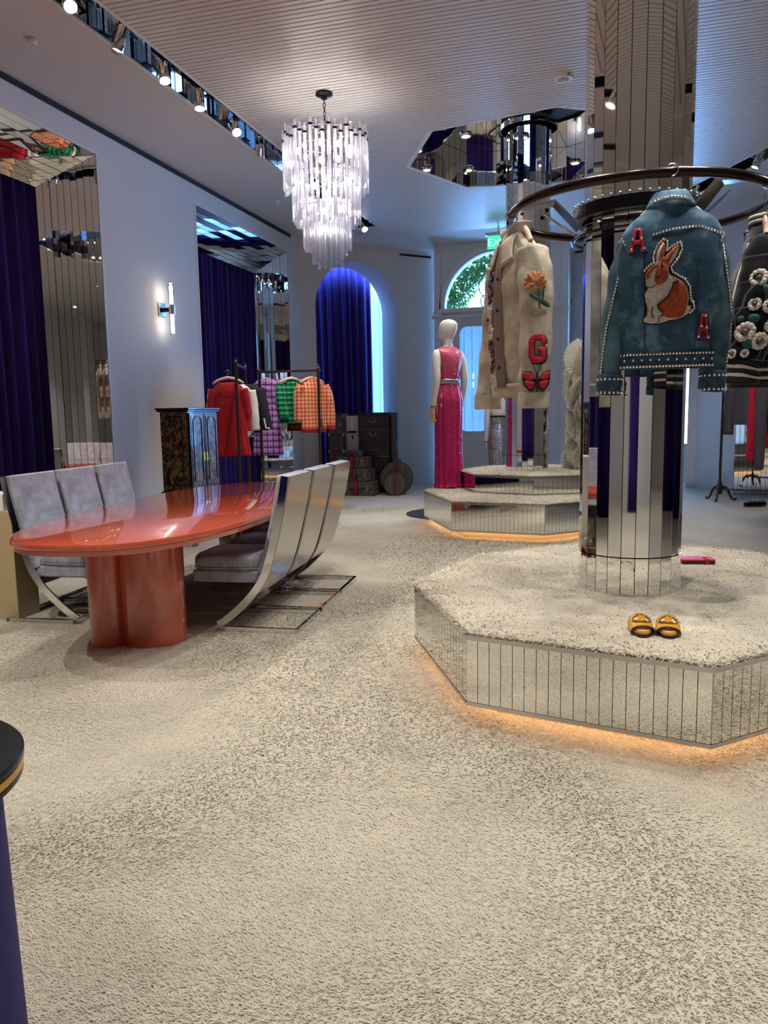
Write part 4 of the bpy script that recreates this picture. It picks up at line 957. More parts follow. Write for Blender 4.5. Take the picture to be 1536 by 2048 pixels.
# ------------------------------------------------------------------ the studded denim jacket, back view
dj = thing('denim_jacket', 'blue studded denim jacket with a rabbit patch hanging from the ring rail', 'jacket', (.252, 3.50, 2.175))
k_ = 1/3.783
def D(cx_, cy_): px, py = cx_*k_+1130, cy_*k_+320; return ((px-1345+.028*(py-385))*.00194, -(py-385)*.00202)
TP = [(-.665, .196, .075, 0, 2.8), (-.60, .192, .078, 0, 2.8), (-.50, .196, .086, 0, 2.7), (-.38, .204, .094, 0, 2.6), (-.27, .208, .096, 0, 2.6), (-.20, .206, .088, 0, 2.5), (-.15, .196, .078, 0, 2.4), (-.11, .166, .068, 0, 2.3), (-.075, .118, .06, 0, 2.2), (-.05, .082, .055, 0, 2.1), (-.03, .072, .052, 0, 2)]
shell(TP, 72, 60, .017, 9, 3.1).build('body', 'denim', dj, smooth='all', solid=.006)
bk = surf(TP, -1); bo = lambda off: (lambda x, z: bk(x, z, off))
LS = [(-.150, .01, -.182), (-.176, .012, -.30), (-.204, .01, -.48), (-.222, .0, -.63), (-.229, -.005, -.735)]
RS = [(.156, .01, -.180), (.178, .012, -.30), (.190, .01, -.48), (.190, .0, -.63), (.182, -.005, -.73)]
SR = [.050, .060, .058, .050, .046]
for path in (LS, RS):
    sleeve(path, SR, 26, .008, 18, path[0][0]*9).build('sleeve', 'denim_lt', dj, smooth='all', solid=.005)
    e = Vector(path[-1]); dn = (e-Vector(path[-2])).normalized()
    sleeve([tuple(e-dn*.012), tuple(e+dn*.03), tuple(e+dn*.07)], [.050, .050, .048], 24, .002, 30).build('cuff', 'denim_dk', dj, smooth='all', solid=.007)
WB = [(-.700, .190, .072, 0, 2.8), (-.648, .199, .080, 0, 2.8)]
shell(WB, 72, 6, .002, 11).build('waistband', 'denim_dk', dj, smooth='all', solid=.008)
CP = [(-.052, .096, .066, 0, 2.2), (-.03, .086, .062, 0, 2.2), (-.004, .072, .054, .004, 2.1), (.008, .064, .048, .006, 2.1)]
bb = shell(CP, 40, 8, .003, 20, cap=False); bb.build('collar', 'denim', dj, smooth='all', solid=.008)
bb = hanger_mesh(B(), .11, .05); bb.v = [(x, y, z-.03) for x, y, z in bb.v]; bb.build('hanger_bar', 'hanger', dj)
bb = B(); bb.tube([(0, 0, 0), (0, 0, .075)]+[(.024*math.sin(a), 0, .099-.024*math.cos(a)) for a in [i*PI/8 for i in range(13)]], .003, 6); bb.build('hanger_hook', 'satin', dj)
# seams and yoke
for x0, z0, x1, z1 in ((-.105, -.2, -.092, -.64), (.105, -.2, .100, -.64)):
    bb = B(); bb.tube([bk(x0+(x1-x0)*i/16, z0+(z1-z0)*i/16, .003) for i in range(17)], .003, 5); bb.build('seam', 'denim_dk', dj)
# rabbit patch
OUT = [(596, 875), (604, 840), (622, 812), (660, 785), (678, 768), (672, 735), (686, 688), (708, 648), (744, 612), (762, 640), (762, 690), (752, 730), (776, 700), (810, 665), (866, 645), (866, 690), (842, 750), (806, 795), (786, 818), (792, 850), (796, 868), (836, 884), (886, 914), (922, 958), (936, 1012), (938, 1060), (932, 1094), (956, 1098), (958, 1128), (928, 1174), (890, 1196), (846, 1210), (790, 1216), (722, 1236), (638, 1236), (582, 1220), (580, 1190), (606, 1162), (610, 1112), (596, 1062), (590, 1000), (612, 962), (598, 940)]
def sh(L, f):
    cx = sum(p[0] for p in L)/len(L); cy = sum(p[1] for p in L)/len(L); return [(cx+(x-cx)*f, cy+(y-cy)*f) for x, y in L]
INW = [(606, 872), (613, 843), (628, 820), (664, 793), (687, 772), (682, 738), (694, 692), (714, 656), (741, 628), (752, 645), (751, 690), (741, 738), (752, 745), (784, 706), (814, 674), (855, 656), (855, 690), (832, 744), (797, 788), (775, 815), (782, 852), (790, 877), (830, 892), (878, 922), (912, 962), (925, 1014), (927, 1062), (918, 1104), (944, 1107), (946, 1126), (920, 1166), (884, 1187), (843, 1200), (788, 1206), (718, 1225), (642, 1225), (594, 1211), (592, 1195), (617, 1166), (622, 1108), (607, 1060), (602, 1003), (626, 962), (610, 936)]
HAU = [(850, 922), (812, 932), (803, 972), (770, 1034), (692, 1094), (702, 1122), (733, 1150), (728, 1172), (790, 1190), (856, 1196), (895, 1172), (914, 1100), (919, 1050), (915, 1000), (894, 950)]
FAC = [(702, 800), (728, 770), (770, 812), (780, 855), (766, 908), (728, 942), (690, 944), (672, 912), (676, 872)]
CAP = [(610, 856), (634, 818), (668, 796), (694, 776), (700, 802), (664, 832), (640, 862), (622, 902), (610, 894)]
E1 = [(742, 630), (752, 650), (748, 695), (734, 752), (704, 768), (712, 704)]
E2 = [(854, 657), (815, 676), (762, 728), (738, 762), (752, 800), (772, 806), (806, 726)]
for nm, L, mt, off in (('rabbit_outline', OUT, 'patch_k', .012), ('rabbit_white', INW, 'patch_w', .016), ('rabbit_haunch', HAU, 'patch_o', .020), ('rabbit_face', FAC, 'patch_o', .020), ('rabbit_brow', CAP, 'patch_o', .020), ('rabbit_ear', E1, 'patch_o', .020), ('rabbit_ear', E2, 'patch_o', .020),
                       ('rabbit_eye', [(676, 886), (690, 874), (716, 872), (714, 884), (694, 892)], 'patch_k', .024)):
    patch(nm, [D(*p) for p in L], [], bo(off), mt, dj, .005, .03)
for L in ([(660, 1105), (650, 1140), (664, 1190)], [(735, 1165), (705, 1185), (704, 1222)], [(850, 922), (812, 932), (803, 972), (770, 1034), (692, 1094), (702, 1122), (733, 1150)], [(608, 950), (650, 962), (682, 948)], [(735, 762), (722, 795), (730, 815)]):
    bb = B(); bb.tube([bk(*D(*p), .0245) for p in L], .0022, 5); bb.build('stitch_line', 'patch_k', dj)
for cx_, cy_, w_, h_ in ((548, 598, .062, .098), (1040, 1262, .044, .096)):
    x, z = D(cx_, cy_)
    letter(LA, [LAH], x+.005, z-.003, w_, h_, bo(.010), 'patch_n', dj, 'letter_backing', .010); letter(LA, [LAH], x, z, w_, h_, bo(.018), 'patch_r', dj, 'letter_patch')
# studs
b = B(); st = []
st += [bk(*p, .006) for p in along([D(670, 565), D(800, 535), D(1010, 522), D(1200, 585)], .0125)]
for zz in (-.645, -.694): st += [bk(-.185+.0128*i, zz, .006) for i in range(30)]
st += [bk(-.17+.034*i, -.668, .006) for i in range(11)]
cs = surf(CP, -1); st += [cs(-.078+.0125*i, -.022-.012*abs(-.078+.0125*i)/.078, .006) for i in range(13)]
def sleeve_surf(path, x, z):
    P = [(p[2], p[0], p[1], r) for p, r in zip(path, SR)]; cx, cy, r = interp(P, z); u = max(-.95, min(.95, (x-cx)/r)); return (cx+u*r, cy-r*math.sqrt(1-u*u)-.004, z)
for path, L in ((LS, [(446, 690), (404, 850), (350, 1050), (305, 1230), (272, 1450), (250, 1640)]), (RS, [(1190, 640), (1212, 800), (1236, 950), (1256, 1100), (1266, 1300), (1250, 1600)])):
    st += [sleeve_surf(path, x, z) for x, z in along([D(*p) for p in L], .0135)]
    e = Vector(path[-1])
    for dz_ in (-.006, -.062):
        for i in range(9): a = PI+PI*(i+.5)/9; st.append((e.x+.053*math.cos(a), e.y+.053*math.sin(a), e.z+dz_))
for L in ([(404, 520), (430, 556), (452, 590), (462, 640)], [(1218, 530), (1208, 560), (1196, 590)]): st += [(x*.93, -.055, z-.028) for x, z in along([D(*p) for p in L], .0125)]
RB = [(601, 830), (622, 805), (668, 776), (665, 735), (680, 684), (702, 642), (745, 603), (772, 632), (762, 700), (808, 660), (870, 636), (876, 690), (850, 752), (796, 816), (806, 850), (850, 880), (900, 912), (936, 965), (944, 1060), (965, 1088), (968, 1125), (936, 1160)]
st += [bk(*p, .016) for p in along([D(*p) for p in RB], .0112)]
for cx_, cy_ in ((560, 515), (512, 588), (578, 588), (504, 668), (600, 664), (1056, 1182), (1024, 1258), (1064, 1270), (1002, 1336), (1076, 1342)): st.append(bk(*D(cx_, cy_), .022))
for p in st: b.sphere(p, .0062, 8, 5)
b.build('studs', 'stud', dj, smooth='all', kind='stuff')

# ------------------------------------------------------------------ cream embroidered jacket
cj = thing('denim_jacket', 'cream denim jacket with flower and butterfly embroidery hanging from the ring rail', 'jacket', (-.430, 4.00, 2.225), math.radians(122))
CT = [(-.80, .178, .085, 0, 2.6), (-.70, .18, .09, 0, 2.6), (-.50, .186, .10, 0, 2.5), (-.32, .19, .104, 0, 2.5), (-.22, .19, .095, 0, 2.4), (-.16, .18, .082, 0, 2.3), (-.11, .145, .07, 0, 2.2), (-.07, .09, .06, 0, 2.1), (-.05, .075, .055, 0, 2)]
shell(CT, 64, 52, .016, 10, 7.7).build('body', 'cream', cj, smooth='all', solid=.007)
sleeve([(-.175, 0, -.16), (-.222, .01, -.34), (-.236, .012, -.55), (-.236, .02, -.75), (-.234, .02, -.84)], [.070, .078, .072, .068, .066], 26, .009, 15, 2).build('sleeve', 'cream', cj, smooth='all', solid=.006)
sleeve([(.205, 0, -.17), (.24, -.01, -.34), (.262, .0, -.55), (.262, .03, -.75), (.258, .04, -.84)], [.068, .076, .07, .062, .060], 26, .010, 15, 5).build('sleeve', 'cream', cj, smooth='all', solid=.006)
for sx, sy in ((-.234, .02), (.258, .04)): sleeve([(sx, sy, -.83), (sx, sy, -.87), (sx, sy, -.905)], [.070, .070, .068], 24, .002, 30).build('cuff', 'cream', cj, smooth='all', solid=.008)
shell([(-.845, .174, .084, 0, 2.6), (-.785, .182, .09, 0, 2.6)], 60, 5, .003, 12).build('waistband', 'cream', cj, smooth='all', solid=.009)
# upright collar with a deep opening at the front
rows = []
for i in range(9):
    f = i/8; row = []
    for j in range(33):
        a = math.radians(112+316*j/32)-PI*0; rx, ry = .078+.018*f, .058+.012*f; open_ = abs(j-16)/16
        row.append((rx*math.cos(a), ry*math.sin(a)+.004, -.07+.075*f*(1-.15*open_)-.035*open_**6))
    rows.append(row)
bb = B(); bb.grid(rows, False); bb.build('collar', 'cream', cj, smooth='all', solid=.008)
fr = surf(CT, 1); fo = lambda off: (lambda x, z: fr(x, z, off))
patch('lapel', [(-.085, -.06), (-.02, -.10), (-.055, -.225), (-.135, -.195)], [], fo(.018), 'cream', cj, .008)
patch('lapel', [(.085, -.06), (.02, -.10), (.05, -.21), (.125, -.18)], [], fo(.018), 'cream', cj, .008)
patch('placket', [(-.055, -.2), (.02, -.10), (.03, -.8), (-.075, -.8)], [], fo(.010), 'cream_in', cj, .006)
for z in (-.27, -.42, -.56, -.70):
    bb = B(); bb.sphere(fr(-.022, z, .016), .010, 10, 6, sc=(1, .5, 1)); bb.build('button', 'patch_k', cj, smooth='all')
patch('pocket_flap', [(.040, -.40), (.125, -.385), (.128, -.45), (.085, -.475), (.044, -.455)], [], fo(.014), 'cream', cj, .008)
bb = B(); bb.sphere(fr(.085, -.455, .022), .009, 8, 6); bb.build('button', 'patch_k', cj, smooth='all')
hanger_mesh(B(), .15, .11).build('hanger_bar', 'hanger', cj)
bb = B(); bb.tube([(0, 0, -.02), (0, 0, .05)], .003, 6); bb.build('hanger_hook', 'satin', cj)
rn_ = random.Random(8)
def flower(cx, cz, r, fn, mats, parent, np_=7, name='embroidered_flower', nrm=(0, 1, 0)):
    bb = B()
    for i in range(np_):
        a = 2*PI*i/np_+rn_.random()*.4; L = r*(.55+.2*rn_.random()); P0 = fn(cx+L*math.cos(a), cz+L*math.sin(a), .012)
        bb.sphere(P0, r*.42, 8, 5, mi=i % len(mats), sc=(1 if abs(nrm[0]) < .5 else .35, 1 if abs(nrm[1]) < .5 else .35, 1))
    bb.build(name, list(mats), parent, smooth='all')
for cx, cz, r in ((.06, -.24, .035), (.095, -.29, .034), (.05, -.31, .036), (.08, -.35, .03)): flower(cx, cz, r, fr, ('thread_p', 'patch_n', 'patch_k'), cj)
for cx, cz, r in ((.09, -.58, .032), (.06, -.62, .03), (.05, -.67, .03), (.08, -.70, .028)): flower(cx, cz, r, fr, ('patch_n', 'patch_r', 'thread_g'), cj)
for cx, cz, r in ((.07, -.52, .04), (.06, -.755, .026)): flower(cx, cz, r, fr, ('cream', 'patch_w'), cj)
def slv(u, z, off=0):   # outer face of the left sleeve; u to the viewer's right
    r = .074+off; a = math.radians(27)-u/.078; return (-.236-r*math.cos(a), .015+r*math.sin(a), z)
so = lambda off: (lambda x, z: slv(x, z, off))
GG = [(.5, .18), (.5, .3), (.38, .44), (.2, .5), (-.2, .5), (-.38, .44), (-.5, .3), (-.5, -.3), (-.38, -.44), (-.2, -.5), (.2, -.5), (.38, -.44), (.5, -.3), (.5, .06), (.02, .06), (.02, -.1), (.2, -.1), (.2, -.22), (.12, -.28), (-.12, -.28), (-.2, -.22), (-.2, .22), (-.12, .28), (.12, .28), (.2, .22), (.2, .18)]
letter(GG, [], .014, -.635, .070, .130, so(.012), 'patch_n', cj, 'letter_backing', .008); letter(GG, [], .008, -.632, .070, .130, so(.018), 'patch_r', cj, 'letter_patch')
for i in range(9):
    a = -.3+PI*1.25*i/8; patch('flower_petal', disc_poly(-.005+.026*math.cos(a), -.335+.028*math.sin(a), .027, .012, 14, a), [], so(.010+.001*(i % 3)), 'thread_o', cj, .006)
for (ax, az), (bx, bz) in (((.012, -.36), (.018, -.45)), ((.030, -.41), (.036, -.35))):
    bb = B(); bb.tube([slv(ax+(bx-ax)*i/6, az+(bz-az)*i/6, .010) for i in range(7)], .004, 6); bb.build('flower_stem', 'thread_g', cj)
patch('flower_leaf', disc_poly(.040, -.425, .032, .011, 14, -.5), [], so(.010), 'thread_g', cj, .006); patch('flower_leaf', disc_poly(-.008, -.395, .026, .009, 14, -.6), [], so(.010), 'thread_g', cj, .006)
patch('flower_bud', disc_poly(.036, -.345, .010, .020, 12, -.3), [], so(.010), 'thread_o', cj, .006)
for s in (-1, 1):
    patch('butterfly_wing', [(s*.002+.008, -.775), (s*.030+.008, -.735), (s*.066+.006, -.728), (s*.068+.006, -.765), (s*.058+.006, -.80), (s*.03+.008, -.83), (s*.008+.008, -.82)], [], so(.010), 'patch_k', cj, .005)
    patch('butterfly_wing', [(s*.006+.008, -.772), (s*.030+.008, -.742), (s*.058+.006, -.737), (s*.058+.006, -.762), (s*.036+.008, -.775)], [], so(.014), 'patch_r', cj, .004); patch('butterfly_wing', [(s*.008+.008, -.785), (s*.05+.008, -.775), (s*.048+.006, -.80), (s*.028+.008, -.818), (s*.010+.008, -.808)], [], so(.014), 'patch_r', cj, .004)
    bb = B(); bb.tube([slv(.008, -.75, .016), slv(.008+s*.012, -.715, .012), slv(.008+s*.024, -.69, .010)], .002, 5); bb.build('antenna', 'patch_k', cj)
bb = B(); bb.tube([slv(.008, -.745, .018), slv(.008, -.83, .018)], .006, 8); bb.build('butterfly_body', 'patch_n', cj)

# ------------------------------------------------------------------ black floral bomber jacket at the right edge
bj = thing('bomber_jacket', 'black bomber jacket with beaded white flowers at the right end of the ring rail', 'jacket', (.690, 4.00, 2.17), math.radians(-95))
shell([(-.68, .21, .13, 0, 2.6), (-.5, .225, .14, 0, 2.6), (-.28, .22, .12, 0, 2.5), (-.17, .2, .095, 0, 2.4), (-.11, .15, .075, 0, 2.2), (-.06, .09, .06, 0, 2.1)], 56, 36, .012, 10, 1.5).build('body', 'blackplaid', bj, smooth='all', solid=.007)
sleeve([(.19, 0, -.15), (.235, -.025, -.32), (.262, -.055, -.5), (.272, -.085, -.66)], [.070, .088, .094, .082], 26, .010, 15, 4).build('sleeve', 'blackplaid', bj, smooth='all', solid=.006)
sleeve([(-.19, 0, -.15), (-.235, 0, -.32), (-.25, 0, -.5), (-.25, 0, -.66)], [.068, .078, .074, .066], 26, .010, 15, 9).build('sleeve', 'blackplaid', bj, smooth='all', solid=.006)
for (z0, z1), mt in zip(((-.66, -.682), (-.682, -.697), (-.697, -.718), (-.718, -.733), (-.733, -.757)), ('blackc', 'rib_w', 'blackc', 'rib_w', 'blackc')):
    sleeve([(.272, -.09, z0), (.272, -.092, (z0+z1)/2), (.272, -.093, z1)], [.078, .079, .078], 24, .001).build('cuff_band', mt, bj, smooth='all', solid=.006)
    shell([(z1-.01, .205, .125, 0, 2.6), (z0-.01, .207, .127, 0, 2.6)], 48, 2, .0, cap=False).build('hem_band', mt, bj, smooth='all', solid=.006)
for f in (0, .012, .024, .036): shell([(-.05+f, .085-f*.3, .06, 0, 2.1), (-.036+f, .083-f*.3, .06, 0, 2.1)], 36, 2, 0, cap=False).build('collar_band', 'rib_w' if f in (.012, .036) else 'blackc', bj, smooth='all', solid=.007)
bb = B(); bb.tube([(.20, -.072, -.15), (.265, -.118, -.32), (.305, -.150, -.5), (.312, -.165, -.655)], .005, 6); bb.build('piping', 'rib_w', bj, smooth='all')
def slb(u, z, off=0):
    f = min(1, max(0, (-z-.15)/.5)); r = .074+.02*math.sin(PI*min(1, f*.9))+off; return (.19+.082*f**.7+math.sqrt(max(1e-5, r*r-u*u)), -.085*f**1.3+u, z)
for u, z, r in ((-.015, -.32, .042), (.05, -.29, .036), (-.01, -.43, .03), (.05, -.44, .032), (-.02, -.545, .046), (.045, -.585, .04), (.075, -.52, .032), (-.05, -.635, .022), (.0, -.635, .02), (.03, -.20, .03)):
    bb = B()
    for i in range(11):
        a = 2*PI*i/11+u*40; bb.sphere(slb(u+r*.62*math.cos(a), z+r*.62*math.sin(a), .010), r*.34, 7, 5, sc=(.5, 1, 1))
    bb.sphere(slb(u, z, .016), r*.30, 8, 5, mi=1); bb.build('beaded_flower', ['petal', 'tan'], bj, smooth='all')
for u, z, a in ((.02, -.37, .6), (.0, -.49, -.5), (.06, -.37, 1.2), (-.04, -.49, .2), (.0, -.595, .9), (.085, -.62, -.4)):
    bb = B(); bb.sphere(slb(u, z, .008), .028, 8, 5, sc=(.3, .5+.5*abs(math.cos(a)), .5+.5*abs(math.sin(a)))); bb.build('beaded_leaf', 'thread_g', bj, smooth='all')
hanger_mesh(B(), .15, .11).build('hanger_bar', 'hanger', bj); bb = B(); bb.tube([(0, 0, -.02), (0, 0, .10)], .003, 6); bb.build('hanger_hook', 'satin', bj)

# ------------------------------------------------------------------ clothes racks
def tee_rack(label, p0, p1, zt, low=None, feet=True):
    p0, p1 = Vector(p0), Vector(p1); L = (p1-p0).length; rz = math.atan2((p1-p0).y, (p1-p0).x)
    t = thing('clothes_rack', label, 'clothes rack', (p0.x, p0.y, 0), rz)
    b = B(); b.tube([(-.03, 0, zt-.015), (L+.03, 0, zt-.015)], .016, 10); b.build('rail', 'bronze', t, smooth=True)
    if low: b = B(); b.tube([(-.05, 0, low), (L+.05, 0, low)], .012, 10); b.build('lower_rail', 'bronze', t, smooth=True)
    for x in (0, L):
        b = B(); b.lathe([(.018, .16), (.018, zt), (.024, zt+.01), (.012, zt+.03), (.016, zt+.05), (.001, zt+.065)], (x, 0, 0), 12); b.build('post', 'bronze', t, smooth=True)
        b = B(); b.lathe([(.03, .10), (.045, .16), (.05, .20), (.03, .25), (.018, .30)], (x, 0, 0), 14); b.build('base_hub', 'bronze', t, smooth=True)
        for k in range(3):
            a = 2*PI*k/3+.52; ca, sa = math.cos(a), math.sin(a)
            b = B(); b.tube([(x+ca*r, sa*r, z) for r, z in ((.02, .19), (.07, .20), (.12, .15), (.155, .07), (.19, .022), (.225, .018), (.235, .035), (.225, .045))], [.02, .02, .018, .016, .014, .013, .012, .010], 8); b.build('foot', 'bronze', t, smooth='all')
    return t
tee_rack('bronze clothes rack holding the red dress, end on beside the black cabinet', (-4.13, 8.30), (-4.42, 9.15), 1.93)
tee_rack('bronze clothes rack holding the tweed and knit jackets', (-4.39, 9.5), (-3.56, 9.5), 1.90)
tee_rack('bronze clothes rack on cast feet holding the grey check trousers', (1.61, 11.80), (2.43, 11.53), 1.86, .17)
def dress(name, label, cat, mat, loc, rz, prof, slv=None, pleat=.0, fold=.006, seed=0.0, srad=(.06, .06, .05), smat=None, npl=9):
    t = thing(name, label, cat, loc, rz); shell(prof, 52, 36, fold, 9, seed, True, pleat, npl).build('body', mat, t, smooth='all', solid=.006)
    for path in (slv or ()): sleeve(path, list(srad), 20, .006, 15, seed+path[0][0]).build('sleeve', smat or mat, t, smooth='all', solid=.005)
    return t
rd = dress('red_dress', 'long red wool dress with a gold monogram at the chest on the first rack', 'dress', 'red', (-4.37, 8.56, 1.73), math.radians(8),
    [(-.90, .255, .07, 0, 2.4), (-.6, .215, .07, 0, 2.4), (-.30, .19, .075, 0, 2.4), (-.12, .19, .075, 0, 2.4), (-.06, .17, .06, 0, 2.3), (-.015, .11, .045, 0, 2.1)],
    [[(-.185, 0, -.09), (-.215, .0, -.3), (-.225, 0, -.48), (-.225, 0, -.6)], [(.185, 0, -.09), (.205, .03, -.3), (.205, .05, -.48), (.2, .05, -.6)]], .012, seed=2)
o = put('monogram', text_mesh('R', .075, .003, 'gold'), rd, (-.085, -.083, -.11)); o.rotation_euler = (PI/2, 0, 0)
bb = B(); bb.tube([(.115*math.cos(a), -.05*1+.01, -.018+.03*math.sin(a)) for a in [PI+PI*i/14 for i in range(15)]], .007, 6); bb.build('neck_trim', 'blackc', rd, smooth='all')
bb = B(); f_ = surf([(-.90, .255, .07, 0, 2.4), (-.30, .19, .075, 0, 2.4), (-.12, .19, .075, 0, 2.4)], -1); bb.tube([f_(-.175+.35*i/12, -.175, .004) for i in range(13)], .003, 5); bb.build('seam', 'red', rd)
dress('blouse', 'blush pink blouse hanging just behind the red dress', 'blouse', 'blush', (-4.47, 8.74, 1.72), math.radians(8), [(-.48, .2, .05, 0, 2.4), (-.12, .2, .06, 0, 2.4), (-.05, .16, .05, 0, 2.2), (-.01, .1, .04, 0, 2)], [[(-.19, 0, -.08), (-.22, 0, -.3), (-.22, 0, -.5)]], seed=4)
wj = dress('jacket', 'white jacket with dark hem tips between the red dress and the navy jacket', 'jacket', 'wht_cloth', (-4.42, 8.88, 1.71), math.radians(8), [(-.66, .19, .06, 0, 2.4), (-.12, .19, .07, 0, 2.4), (-.05, .16, .06, 0, 2.2), (-.01, .1, .04, 0, 2)], [[(.19, 0, -.08), (.21, 0, -.3), (.225, 0, -.58)]], seed=6, srad=(.055, .06, .055))
bb = B(); bb.tube([(.17, -.065, -.655), (.225, -.06, -.60)], .010, 6); bb.build('cuff_tip', 'navy', wj)
nj = dress('jacket', 'navy jacket with white cuff trim hanging beside the red dress', 'jacket', 'navy', (-4.36, 9.0, 1.72), math.radians(8), [(-.62, .19, .06, 0, 2.4), (-.12, .19, .07, 0, 2.4), (-.05, .16, .06, 0, 2.2), (-.01, .1, .04, 0, 2)], [[(.19, -.01, -.07), (.235, -.03, -.28), (.285, -.045, -.58)]], seed=8, srad=(.06, .065, .06))
bb = B(); bb.tube([(.262, -.105, -.44), (.285, -.108, -.56), (.335, -.10, -.565)], .010, 6); bb.build('cuff_trim', 'wht_cloth', nj)
dress('tweed_coat', 'lilac and purple check tweed coat on the second rack', 'coat', 'lilac', (-4.37, 9.66, 1.80), math.radians(12),
    [(-1.02, .205, .075, 0, 2.6), (-.7, .185, .075, 0, 2.6), (-.45, .165, .075, 0, 2.5), (-.12, .185, .075, 0, 2.4), (-.05, .16, .06, 0, 2.2), (.0, .09, .05, 0, 2)],
    [[(.17, -.01, -.07), (.235, -.03, -.24), (.265, -.04, -.42), (.262, -.04, -.58)], [(-.17, 0, -.07), (-.2, .02, -.3), (-.2, .03, -.55)]], .004, seed=3, srad=(.07, .07, .06, .055))
dress('tweed_jacket', 'green check tweed jacket hanging between the lilac coat and orange knit', 'jacket', 'green', (-3.93, 9.55, 1.77), math.radians(38),
    [(-.56, .19, .08, 0, 2.5), (-.3, .17, .08, 0, 2.5), (-.12, .18, .075, 0, 2.4), (-.05, .15, .06, 0, 2.2), (.0, .08, .05, 0, 2)],
    [[(.17, 0, -.07), (.225, -.02, -.24), (.245, -.02, -.40), (.25, -.01, -.53)], [(-.17, 0, -.07), (-.19, -.05, -.24), (-.17, -.09, -.50)]], .004, seed=5, srad=(.065, .07, .066, .066))
dress('check_skirt', 'maroon check skirt hem showing below the green jacket', 'skirt', 'maroon', (-4.03, 9.86, 1.62), math.radians(30), [(-.52, .13, .05, 0, 2.4), (-.2, .1, .05, 0, 2.4), (.0, .08, .04, 0, 2)], seed=7)
ok = dress('knit_cardigan', 'orange check knit cardigan with crimson ribbed hem at the rack end', 'cardigan', 'orange', (-3.66, 9.56, 1.77), math.radians(48),
    [(-.64, .175, .075, 0, 2.5), (-.3, .185, .08, 0, 2.5), (-.12, .18, .075, 0, 2.4), (-.05, .15, .06, 0, 2.2), (.0, .08, .05, 0, 2)],
    [[(.17, 0, -.07), (.215, -.02, -.24), (.235, -.02, -.42), (.245, -.01, -.60)], [(-.17, 0, -.07), (-.2, .03, -.24), (-.2, .03, -.55)]], .003, seed=9, srad=(.062, .064, .06, .056))
shell([(-.685, .168, .072, 0, 2.5), (-.63, .176, .076, 0, 2.5)], 44, 3, .0, cap=False).build('hem_rib', 'crim', ok, smooth='all', solid=.008)
sleeve([(.245, -.01, -.595), (.247, -.01, -.625), (.248, -.01, -.65)], [.056, .056, .054], 20, .001).build('cuff_rib', 'crim', ok, smooth='all', solid=.006)
bb = B(); bb.box((.07, -.088, -.56), (.014, .012, .10)); bb.box((.09, -.088, -.605), (.05, .012, .014)); bb.build('badge', 'gold', ok)
for lb, loc, rz, hw in (('pale wooden hanger inside the red dress', (-4.37, 8.56, 1.775), .14, .19), ('pale wooden hanger of the lilac tweed coat', (-4.37, 9.66, 1.805), .2, .15), ('pale wooden hanger of the green tweed jacket', (-3.93, 9.48, 1.795), .62, .17), ('pale wooden hanger of the orange knit cardigan', (-3.66, 9.52, 1.795), .8, .17)):
    hanger(lb, loc, rz, hw, .09)
# clothes on the right rack
dress('check_jacket', 'grey check wool jacket hanging at the left of the right rack', 'jacket', 'greyplaid', (1.86, 11.72, 1.80), math.radians(-62), [(-.72, .2, .07, 0, 2.5), (-.3, .19, .07, 0, 2.5), (-.1, .18, .06, 0, 2.4), (0, .08, .05, 0, 2)], [[(-.18, -.02, -.08), (-.21, -.05, -.3), (-.22, -.06, -.86)]], seed=2, srad=(.07, .07, .066))
dress('silk_scarf', 'crimson silk scarf hanging beside the grey check jacket', 'scarf', 'crimson', (1.955, 11.56, 1.78), .2, [(-1.2, .05, .02, 0, 2.2), (-.6, .062, .025, 0, 2.2), (0, .05, .02, 0, 2)], seed=4, fold=.012)
dress('trousers', 'dark grey check trousers hanging past the crimson scarf', 'trousers', 'greyplaid', (2.06, 11.55, 1.75), -.3, [(-1.28, .055, .05, 0, 2.4), (-.7, .075, .055, 0, 2.4), (-.2, .09, .06, 0, 2.4), (0, .1, .05, 0, 2.2)], seed=6)
dress('silk_scarf', 'second crimson silk scarf behind the grey trousers', 'scarf', 'crimson', (2.19, 11.62, 1.78), .0, [(-1.02, .05, .03, 0, 2.2), (-.5, .06, .03, 0, 2.2), (0, .05, .02, 0, 2)], seed=8, fold=.010)
dress('black_dress', 'black dress hanging at the right edge behind the bomber jacket', 'dress', 'blackc', (2.34, 11.5, 1.78), -.5, [(-.92, .17, .07, 0, 2.4), (-.3, .15, .07, 0, 2.4), (0, .09, .05, 0, 2)], [[(-.15, 0, -.07), (-.18, -.03, -.4), (-.17, -.04, -.7)]], seed=1, srad=(.06, .06, .05))

